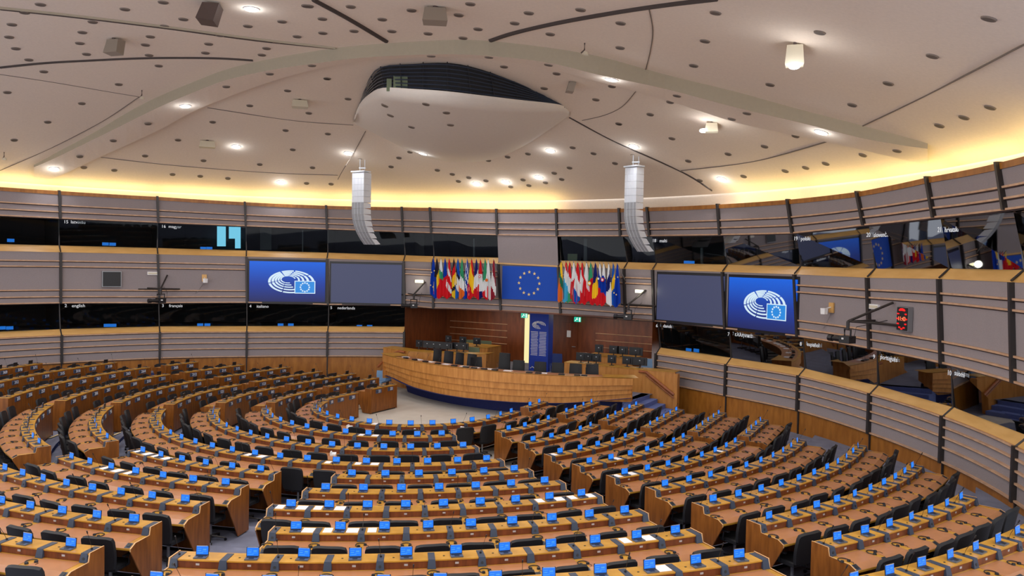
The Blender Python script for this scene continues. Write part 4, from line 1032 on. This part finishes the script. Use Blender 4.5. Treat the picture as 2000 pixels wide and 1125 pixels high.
b = MB(); b.grid([near, bot1], 'beam_plaster'); b.grid([bot1, bot2], 'ceiling_plaster'); b.grid([bot2, far_], 'ceiling_plaster')
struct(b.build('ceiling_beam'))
# the hull shaped booth
lip = [(692, 238), (702, 212), (722, 192), (748, 181), (800, 183), (870, 188), (940, 196), (1010, 204), (1070, 210), (1100, 215), (1112, 223)]
top = [(692, 222), (700, 198), (714, 158), (738, 128), (800, 121), (870, 119), (930, 131), (1000, 157), (1060, 186), (1092, 205), (1108, 218)]
out_ = [(690, 240), (705, 248), (728, 259), (760, 275), (800, 295), (850, 312), (900, 317), (960, 312), (1020, 287), (1070, 255), (1112, 226)]
lipP, topP, outP = [], [], []
for (lu, lv), (tu, tv), (ou, ov) in zip(lip, top, out_):
    PT = on_dome(tu, tv); dL = PT-CAM
    # lip hangs below the top line: same distance out from the camera, slid sideways to the seen edge
    d = ray(lu, lv); k_ = math.hypot(dL[0], dL[1])/math.hypot(d[0], d[1]); PL = CAM+d*k_
    lipP.append(tuple(PL)); topP.append((PT[0], PT[1], PT[2]+0.1)); outP.append(tuple(on_dome(ou, ov, 0.02)))
lipP, topP, outP = [smooth_rows(q, 3) for q in (lipP, topP, outP)]
b = MB(); rows = [[(x, y, z+0.16) for x, y, z in lipP], lipP]
for q in range(1, 11):
    t = q/10; bulge = 0.28*math.sin(PI*min(1, t))*0.8
    row = []
    for i, (A_, B_) in enumerate(zip(lipP, outP)):
        w_ = math.sin(PI*i/(len(lipP)-1))
        row.append((lerp(A_[0], B_[0], t), lerp(A_[1], B_[1], t), lerp(A_[2], B_[2], t)-bulge*w_))
    rows.append(row)
b.grid(rows, 'canopy_plaster'); b.grid([rows[0], [(x+0.25*(-0.3), y+0.25, z) for x, y, z in rows[0]]], 'canopy_plaster')
HULL = struct(b.build('ceiling_canopy', smooth=True))
b = MB(); inn = 0.22
b.grid([[(x, y+inn, z) for x, y, z in topP], [(x, y+inn, z+0.1) for x, y, z in lipP]], 'dark_booth'); struct(b.build('wall_canopy_booth'))
b = MB()
for q in range(8):
    t = (q+0.5)/8; b.tube([(lerp(A_[0], B_[0], t), lerp(A_[1], B_[1], t)+0.08, lerp(A_[2], B_[2]+0.16, t)) for A_, B_ in zip(topP, lipP)], 0.018, 'unit_grey', 4)
for i in range(1, len(lipP)-1, 2): b.tube([(topP[i][0], topP[i][1]+0.1, topP[i][2]), (lipP[i][0], lipP[i][1]+0.1, lipP[i][2]+0.1)], 0.02, 'black_plastic', 4)
struct(b.build('trim_61'))
b = MB()
for (u, v, w, h) in [(787, 163, .3, .5), (776, 160, .25, .4), (835, 169, .3, .4), (760, 166, .16, .4), (875, 160, .25, .3)]:
    P = on_dome(u, 122); d = ray(u, v); P = CAM+d*((math.hypot(*(P-CAM)[:2])+0.18)/math.hypot(d[0], d[1])); b.box(tuple(P), (w, 0.02, h), 'booth_green', 0.5)
struct(b.build('window_50'))
# slots and joints in the plaster
def seam(px, w, mat, num, low=0.0, dep=0.03):
    P = smooth_rows([tuple(on_dome(u, v, low)) for u, v in px], 6)
    b = MB(); b.tube([(x, y, z-0.004) for x, y, z in P], [w/2]*len(P), mat, 6); struct(b.build('trim_%d' % num))
SEAMS = [([(0, 131), (90, 122), (180, 117), (270, 113), (350, 112), (430, 113), (494, 117)], .10, 'slot_dark'), ([(0, 14), (150, 30), (330, 52), (500, 75), (655, 93)], .10, 'beam_plaster'), ([(0, 18), (150, 34), (330, 56), (500, 79), (655, 95)], .05, 'slot_dark'),
         ([(612, -2), (680, 35), (755, 80)], .14, 'slot_dark'), ([(958, 78), (1000, 64), (1080, 45), (1200, 23), (1300, 8), (1400, -4)], .14, 'slot_dark'),
         ([(0, 145), (100, 160), (200, 177), (272, 189)], .025, 'joint'), ([(272, 189), (200, 237), (100, 289), (0, 333)], .03, 'joint'), ([(405, 210), (520, 228), (600, 238), (690, 244)], .035, 'joint'),
         ([(197, 307), (320, 321), (450, 332), (560, 339), (660, 342)], .035, 'joint'), ([(714, 256), (690, 300), (660, 350), (641, 395)], .035, 'joint'),
         ([(1112, 229), (1200, 276), (1330, 335), (1390, 372), (1418, 392)], .06, 'slot_dark'), ([(1268, 18), (1275, 60), (1270, 100), (1260, 140)], .03, 'joint'),
         ([(1242, 178), (1215, 208), (1180, 225), (1137, 235)], .03, 'joint'), ([(2005, 84), (1850, 165), (1760, 210), (1684, 246)], .04, 'joint'), ([(1620, 275), (1500, 309), (1420, 323), (1330, 333)], .045, 'joint')]
for i, (px, w, mt) in enumerate(SEAMS): seam(px, w, mt, 62+i)
# pick against the real ceiling surfaces for everything fixed to them
from mathutils.bvhtree import BVHTree
bpy.context.view_layer.update()
def bvh(o):
    me = o.data; return BVHTree.FromPolygons([v.co[:] for v in me.vertices], [tuple(p.vertices) for p in me.polygons])
TREES = [bvh(o) for o in (CEIL, HULL, bpy.data.objects['ceiling_beam'])]
def hit(u, v):
    d = Vector(ray(u, v)); best = None
    for t_ in TREES:
        r_ = t_.ray_cast(Vector(CAM), d)
        if r_[0] is not None and (best is None or r_[3] < best[2]): best = (r_[0], r_[1] if r_[1].z < 0 else -r_[1], r_[3])
    if best is None: P = on_dome(u, v); return Vector(P), dome_n(P[0], P[1])
    return best[0], best[1]
k1, k2 = .3555, .4
S1 = [(222,24),(135,68),(65,134),(50,203),(86,266),(158,328),(240,393),(40,507),(438,237),(452,177),(509,120),(475,297),(686,50),(896,12),(903,143),(826,201),(799,246),(819,303),(872,361),(652,463),(449,568),(262,670),(78,769),(1007,105),(1208,193),(1146,241),(1128,290),(1361,143),(1549,118),(1683,32),(1632,200),(1520,230),(1464,265),(1438,301),(1714,360),(1482,406),(1798,431),(1243,476),(1580,498),(1912,543),(1372,580),(1696,621),(1168,670),(1569,716),(1801,735),(813,680),(978,769),(622,773),(438,860),(797,856),(1118,882),(1608,822),(1427,903),(1717,921),(461,920),(628,935),(948,958),(1100,968),(1252,980),(1684,1007)]
S2 = [(239,36),(83,103),(85,181),(8,33),(257,170),(412,106),(465,171),(573,56),(683,127),(664,184),(832,82),(896,21),(856,208),(938,159),(1140,127),(1217,71),(1502,53),(1335,187),(1722,127),(1719,262),(681,308),(998,314),(1081,366),(1325,356),(1370,404),(1302,485),(1586,547),(1674,474),(1712,680),(1884,629),(1458,811),(1573,843),(1691,897),(1441,922),(1357,951),(1398,985),(1309,1003),(1101,862),(1213,845),(995,881),(1186,988),(1218,1019),(1118,1026),(715,935),(797,957),(831,996),(888,976),(982,993),(565,835),(504,867),(461,916),(109,432),(224,543),(426,580),(457,634),(652,572),(765,619),(787,686),(573,698),(131,1011)]
S3 = [(494,62),(1003,158),(1829,90),(1553,273),(442,200),(387,320),(760,413),(1337,407),(1161,512),(305,467),(272,498),(647,553),(573,581),(175,558),(21,604),(281,676),(884,664),(733,715),(555,752),(361,786),(1213,757),(1380,736),(1587,613),(1707,573),(1835,524),(1032,799),(934,819),(834,835),(631,861),(417,881)]
studs = [(x*k1, y*k1) for x, y in S1]+[(600+x*k1, y*k1) for x, y in S2]+[(1200+x*k2, y*k2) for x, y in S3]
LAND = [(405, 24, 'the large dark speaker box'), (222, 88, 'the tilted beige speaker box'), (850, 28, 'the wide beige box at top middle'), (586, 202, 'the flat beige box beside the booth'), (405, 281, 'the low flat beige box'),
        (1113, 170, 'the small beige speaker box'), (1553, 104, 'the upper right spotlight box'), (1390, 248, 'the smaller spotlight box'), (491, 17, 'the topmost lit downlight'), (362, 207, 'the lit downlight on the left beam'), (106, 330, 'the far left lit downlight'),
        (549, 356, 'the low left lit downlight'), (680, 299, 'the left line speaker'), (880, 250, 'the middle of the hull shaped booth'), (1075, 294, 'the lit downlight below the booth'), (987, 355, 'the three lit downlights over the flag'), (1194, 155, 'the lit downlight beside the beam'),
        (1238, 286, 'the right line speaker'), (1410, 350, 'the low right lit downlight'), (1604, 258, 'the lit downlight on the right beam'), (1142, 92, 'the hanging camera dome'), (1900, 200, 'the far right ceiling joint'), (277, 184, 'the small dark hook'), (800, 122, 'the dark grille of the booth')]
def rank_labels(L):
    out = {}; buckets = {}
    for (u, v) in L:
        d, lu, lv, nm_ = min(((u-a)**2+(2*(v-b_))**2, a, b_, n_) for a, b_, n_ in LAND)
        du, dv = u-lu, 2*(v-lv); di = ('right of' if du > 0 else 'left of') if abs(du) > abs(dv) else ('below' if dv > 0 else 'above')
        buckets.setdefault((nm_, di), []).append((d, (u, v)))
    for (nm_, di), it in buckets.items():
        it.sort()
        for i, (_, uv) in enumerate(it):
            out[uv] = 'unlit round ceiling recess, %s %s %s' % ('nearest' if i == 0 else ORD[i+1]+' nearest', di, nm_)
    return out
LAB = rank_labels(studs)
def rank_label(u, v): return LAB[(u, v)]
for (u, v) in studs:
    P, nv = hit(u, v)
    q = nv.to_track_quat('Z', 'Y')
    t = thing('ceiling_recess', rank_label(u, v), 'ceiling recess', P, 0, 'unlit round recesses across the ceiling')
    t.rotation_mode = 'QUATERNION'; t.rotation_quaternion = q
    if 'STUD' not in globals():
        b = MB(); b.disc((0, 0, -0.01), 0.135, (0, 0, 1), 'recess', 16, 0.035, 0.12); b.grid([[(0.12*math.cos(2*PI*k/16), 0.12*math.sin(2*PI*k/16), 0.03) for k in range(16)]], 'recess', True); r0 = b.build('rim', t)
        b = MB(); b.disc((0, 0, 0.026), 0.098, (0, 0, 1), 'recess_inner', 16); r1 = b.build('inner_disc', t)
        STUD = (r0, r1)
    else:
        for s_ in STUD:
            c_ = s_.copy(); COL.objects.link(c_); c_.parent = t
def downlight(u, v, label, lum=60, cone=None, rad=0.185, body=None):
    P, nv = hit(u, v); nv = Vector(nv)
    t = thing('downlight', label, 'ceiling light', P, 0, 'lit round downlights'); t.rotation_mode = 'QUATERNION'; t.rotation_quaternion = nv.to_track_quat('Z', 'Y')
    b = MB(); b.disc((0, 0, -0.01), rad+0.03, (0, 0, 1), 'white', 16, 0.03, rad+0.015); b.build('ring', t)
    b = MB(); b.disc((0, 0, 0.0), rad, (0, 0, 1), 'lamp_white', 16, 0.035, rad*0.9); b.build('lamp', t)
    l_ = bpy.data.lights.new('downlight_beam', 'SPOT'); l_.energy = lum; l_.spot_size = math.radians(120); l_.spot_blend = 0.8; l_.shadow_soft_size = 0.15; l_.color = (0.95, 0.95, 1.0)
    o = bpy.data.objects.new('downlight_beam', l_); COL.objects.link(o); o.location = P+nv*0.12
    l2 = bpy.data.lights.new('downlight_spill', 'POINT'); l2.energy = 7.0; l2.shadow_soft_size = 0.1; l2.color = (0.9, 0.95, 1.0)
    o = bpy.data.objects.new('downlight_spill', l2); COL.objects.link(o); o.location = P+nv*0.2
LITS = [(491, 17, 'at the top, between two dark speaker boxes'), (362, 207, 'on the left arm of the arched beam'), (106, 330, 'at the far left foot of the arched beam'), (461, 286, 'left of the line speakers, beside a small wall-coloured box'), (549, 356, 'low on the left, in the yellow glow'),
        (680, 299, 'just above the left line speaker'), (826, 300, 'below the left side of the hull shaped booth'), (1075, 294, 'below the right side of the hull shaped booth'), (931, 359, 'leftmost of the three above the flag panel'), (987, 355, 'middle of the three above the flag panel'),
        (1052, 346, 'rightmost of the three above the flag panel'), (1194, 155, 'on the beam right of the hull shaped booth'), (1238, 286, 'just above the right line speaker'), (1410, 350, 'low on the right, in the yellow glow'), (1604, 258, 'on the right arm of the arched beam')]
for u, v, lb in LITS: downlight(u, v, 'lit round downlight '+lb)
def ceiling_box(u, v, wpx, hpx, mat, label, lamp=False, name='ceiling_speaker', tilt=0.5, yaw=None):
    P, nv = hit(u, v-hpx*0.5); dist = (Vector(P)-Vector(CAM)).length; w = wpx*dist/FPX; h = hpx*dist/FPX
    to = Vector(CAM)-Vector(P); rz = math.atan2(to.y, to.x)+PI/2 if yaw is None else yaw
    t = thing(name, label, 'speaker' if not lamp else 'spotlight', (P[0], P[1], P[2]-h*1.0), rz)
    b = MB(); b.tube([(0, 0, h*1.05), (0, 0, h*0.85)], w*0.10, 'box_dark', 6); b.build('bracket', t)
    b = MB()
    A_ = [(-w*.42, -w*.1, h*.9), (w*.42, -w*.1, h*.9), (w*.42, w*.5, h*.9), (-w*.42, w*.5, h*.9)]
    B_ = [(-w*.5, -w*.32, h*.08), (w*.5, -w*.32, h*.08), (w*.46, w*.3, 0), (-w*.46, w*.3, 0)]
    b.grid([A_, B_], mat, True); b.face(A_[::-1], mat); b.face(B_, mat); b.build('cabinet', t)
    if lamp:
        b = MB(); b.disc((lamp[0]*w, -w*.2, h*lamp[1]), w*.30, (0, -0.3, -1), 'lamp_white', 14, 0.03); b.build('lamp', t)
        l_ = bpy.data.lights.new('spot_spill', 'POINT'); l_.energy = 12; l_.shadow_soft_size = 0.1; o = bpy.data.objects.new('spot_spill', l_); COL.objects.link(o); o.location = (P[0]+to.normalized().x*0.5, P[1]+to.normalized().y*0.5, P[2]-h*1.3-0.15)
ceiling_box(405, 24, 46, 34, 'box_dark', 'large dark speaker box hanging from the ceiling, top left', yaw=-0.9)
ceiling_box(222, 88, 28, 28, 'box_grey', 'tilted beige speaker box under the ceiling, upper left corner', yaw=0.2)
ceiling_box(850, 28, 46, 32, 'box_grey', 'wide beige speaker box at the top middle of the ceiling')
ceiling_box(586, 202, 30, 16, 'beige_box', 'flat beige box left of the hull shaped booth')
ceiling_box(405, 281, 28, 14, 'beige_box', 'flat beige box left of a lit downlight, low on the left ceiling')
ceiling_box(1113, 170, 22, 20, 'box_grey', 'small beige speaker box right of the hull shaped booth', yaw=-1.0)
ceiling_box(1553, 104, 32, 42, 'beige_box', 'beige spotlight box with bright lamp, upper right ceiling', (0, 0.0), 'ceiling_spotlight')
ceiling_box(1390, 248, 24, 20, 'beige_box', 'beige spotlight box with bright lamp above the right line speaker', (-0.6, 0.2), 'ceiling_spotlight')
for (u, v, lb) in [(1142, 92, 'small white camera dome hanging on a bent arm, right of the beam top'), (277, 184, 'small dark hook fitting under the left ceiling panel'), (8, 305, 'small hook fitting at the far left edge of the ceiling')]:
    P, nv = hit(u, v-8); t = thing('ceiling_fitting', lb, 'fitting', (P[0], P[1], P[2]-0.3))
    b = MB(); b.tube([(0, 0, 0.3), (0, 0, 0.12), (-0.1, 0, 0.04)], 0.02, 'box_dark', 6); b.build('arm', t)
    b = MB(); b.disc((0.02, 0, -0.02), 0.10, (0.2, 0, 1), 'beige_box', 12, 0.09, 0.05); b.build('dome', t)

# ------------------------------------------------------------------ line array speakers
def line_array(uT, vT, uB, vB, y, label):
    P = at_y(uT, vT, y); Q = at_y(uB, vB, y); L = P[2]-Q[2]
    to = Vector(CAM)-Vector(P); rz = math.atan2(to.y, to.x)+PI/2-0.75
    t = thing('line_array_speaker', label, 'speaker', (P[0], P[1], Q[2]), rz, 'hanging line array speakers')
    n_ = 12; pts = []; SCL = math.hypot(to.x, to.y)/27.0
    for i in range(n_+1):
        f = i/n_; bend = 0 if f < 0.5 else (f-0.5)**2.3*4.2
        pts.append((-bend, L*(1-f)))
    for i in range(n_):
        (o0, z0), (o1, z1) = pts[i], pts[i+1]; dx, dz = o1-o0, z1-z0; ln = math.hypot(dx, dz); nx_, nz_ = dz/ln, -dx/ln
        b = MB(); w = 0.26*SCL; D_ = 0.34*SCL
        # cabinet: wedge, narrow at the back, faces along -y tilting down
        F0, F1 = (-o0, z0), (-o1, z1)
        gap = 0.006 if i < 5 else 0.03
        fr = [(-w, F0[0]-0.02, F0[1]-0.004), (w, F0[0]-0.02, F0[1]-0.004), (w, F1[0]-0.02, F1[1]+0.004), (-w, F1[0]-0.02, F1[1]+0.004)]
        bk_ = [(-w, F0[0]+D_*(-nx_), F0[1]-nz_*D_*-1*0-gap), (w, F0[0]+D_*(-nx_), F0[1]-gap), (w, F1[0]+D_*(-nx_), F1[1]+gap), (-w, F1[0]+D_*(-nx_), F1[1]+gap)]
        b.grid([fr, bk_], 'array_white', True); b.face(bk_, 'array_white'); b.face(fr[::-1], 'array_grey' if i > 4 else 'array_white')
        cb = b.build('speaker_cabinet', t)
        b = MB()
        for x_ in (-w*.55, 0, w*.55): b.tube([(x_, F0[0]-0.024, F0[1]), (x_, F1[0]-0.024, F1[1])], 0.008, 'array_white', 4)
        b.build('grille_rib', cb)
    b = MB(); b.box((0, 0.16, L+0.05), (0.6*SCL, 0.46, 0.06), 'array_white'); b.build('top_frame', t)
    zc = dome(P[0], P[1])-Q[2]
    b = MB(); b.tube([(0, 0.1, L+0.05), (0, 0.1, zc+0.05)], 0.018, 'array_white', 6); b.tube([(0.16, 0.25, L+0.05), (0.16, 0.25, zc+0.05)], 0.014, 'array_white', 6); b.box((0.08, 0.18, L+0.22), (0.3, 0.14, 0.05), 'array_white', 0.6); b.disc((0, 0.1, zc-0.03), 0.12, (0, 0, 1), 'box_grey', 12, 0.03)
    b.build('suspension', t)
line_array(700, 337, 712, 477, float(on_dome(703, 309)[1]), 'white curved column of speakers hanging left of the flags')
line_array(1233, 327, 1240, 491, float(on_dome(1232, 301)[1]), 'white curved column of speakers hanging right of the flags')

# ------------------------------------------------------------------ things fixed to the round wall
def wthing(name, u, v, off, label, cat, group=None):
    P = cyl(u, v, WC[0], WC[1], WR-off); return thing(name, label, cat, (P[0], P[1], P[2]), -pol(P), group)
def wall_lamp(u, v, lit, label):
    t = wthing('emergency_lamp', u, v, 0.06, label, 'lamp')
    b = MB(); b.box((0, 0.02, 0), (0.44, 0.08, 0.15), 'white'); b.build('housing', t)
    if lit:
        b = MB(); b.box((0, -0.03, 0), (0.40, 0.03, 0.12), 'lamp_warm'); b.build('diffuser', t)
        P = cyl(u, v, WC[0], WC[1], WR-0.45); l_ = bpy.data.lights.new('emergency_spill', 'POINT'); l_.energy = 5; l_.color = (1, .95, .75); l_.shadow_soft_size = 0.15; o = bpy.data.objects.new('emergency_spill', l_); COL.objects.link(o); o.location = tuple(P)
    else:
        b = MB(); b.box((0, -0.03, 0), (0.38, 0.02, 0.08), 'beige_box'); b.build('diffuser', t)
wall_lamp(819, 549.5, True, 'glowing emergency lamp left of the flags'); wall_lamp(1249, 569, True, 'glowing emergency lamp right of the flags')
wall_lamp(298, 534, False, 'unlit white box lamp on the left wall above a camera'); wall_lamp(1707, 599, False, 'unlit white box lamp beside the red clock')
def sensor(u, v, side, label):
    t = wthing('wall_sensor', u, v, 0.05, label, 'sensor')
    b = MB(); b.box((0.0, 0, 0.0), (0.22, 0.05, 0.34), 'ledge_wood'); b.build('wooden_plate', t)
    b = MB(); b.tube([(0, 0, 0.02), (side*0.05, -0.25, -0.05)], 0.02, 'white', 5); b.disc((side*0.06, -0.25, -0.22), 0.12, (0, 0, 1), 'white', 6, 0.2, 0.13); b.build('white_sensor', t)
    b = MB(); b.tube([(0, -0.02, -0.2), (-0.25, 0, -0.6), (-0.4, 0, -0.75)], 0.008, 'grey_metal', 4); b.build('cable', t)
sensor(399, 543, 0.6, 'white sensor on a wooden plate, left wall'); sensor(1624, 601, -1, 'white sensor on a wooden plate, right wall')
t = wthing('wall_speaker', 218, 545, 0.08, 'square dark speaker panel in pale frame on the left wall', 'speaker')
b = MB(); b.box((0, 0, 0), (0.80, 0.14, 0.72), 'grey_metal'); b.build('frame', t); b = MB(); b.box((0, -0.08, 0), (0.74, 0.03, 0.66), 'black_plastic'); b.build('grille', t)
t = wthing('wall_clock', 1765, 623, 0.12, 'digital wall clock with red glowing digits in a ring of dots', 'clock')
b = MB(); b.box((0, 0.03, 0), (0.56, 0.14, 0.72), 'grey_metal'); b.build('case', t); b = MB(); b.box((0, -0.045, 0), (0.50, 0.02, 0.66), 'keys'); fc = b.build('face', t)
b = MB()
for i in range(12):
    b.box((0.21*math.sin(2*PI*i/12), -0.062, 0.29*math.cos(2*PI*i/12)), (0.075, 0.012, 0.035), 'red_led')
b.box((0.0, -0.06, 0.27), (0.20, 0.014, 0.06), 'red_led'); b.build('red_dots', fc)
add_text('clock_digits', '11:43', 0.17, 'orange_led', (0.0, -0.065, 0.0), 0, fc)
for (u, v) in [(1706, 692), (318, 651)]:
    pass
def camera_rig(u, v, off, side, label, arm=True):
    t = wthing('robotic_camera', u, v, off, label, 'camera', 'remote cameras hanging on wall arms')
    b = MB(); b.box((0, 0, 0), (0.34, 0.34, 0.22), 'black_plastic', 0.4); b.build('camera_body', t)
    b = MB(); b.tube([(-0.1*side, -0.1, 0), (-0.42*side, -0.22, 0.0)], [0.10, 0.075], 'black_plastic', 10); b.tube([(-0.42*side, -0.22, 0), (-0.56*side, -0.27, 0.0)], [0.10, 0.10], 'black_plastic', 8); b.build('lens', t)
    b = MB(); b.tube([(-0.15, 0, 0.02), (-0.16, 0, 0.30), (0.16, 0, 0.30), (0.15, 0, 0.02)], 0.03, 'black_plastic', 6); b.tube([(0, 0, 0.3), (0, 0, 0.55)], 0.05, 'dark_metal', 8); b.build('yoke', t)
    b = MB(); b.box((0.02, -0.18, 0.03), (0.10, 0.02, 0.05), 'white'); b.build('maker_badge', t)
    b = MB(); b.tube([(0, 0, 0.55), (0.35*side, off*0.95, 1.15)], 0.04, 'dark_metal', 6); b.tube([(0, 0, 0.55), (0.9*side, off*0.95, 0.50)], 0.035, 'dark_metal', 6); b.tube([(0, 0, 0.55), (-0.5*side, off*0.95, 0.55)], 0.03, 'dark_metal', 6)
    b.tube([(-0.9, off*0.95, 0.48), (0.9, off*0.95, 0.48)], 0.04, 'dark_metal', 4); b.build('wall_arm', t)
    b = MB(); b.tube([(0.15, 0, 0), (0.26, 0.05, 0.1), (0.28, 0.1, 0.4), (0.2, off*.9, 0.6)], 0.01, 'black_plastic', 4); b.build('cable', t)
camera_rig(314, 587, 0.9, 1, 'black remote camera on a wall arm, left wall under the white box')
camera_rig(808, 597, 0.8, 1, 'black remote camera left of the flags beside the blank screen')
camera_rig(1227, 619, 0.8, 1, 'black remote camera right of the flags beside the blank screen')
camera_rig(1655, 663, 1.3, 1, 'black remote camera on a long arm, right wall left of the clock')
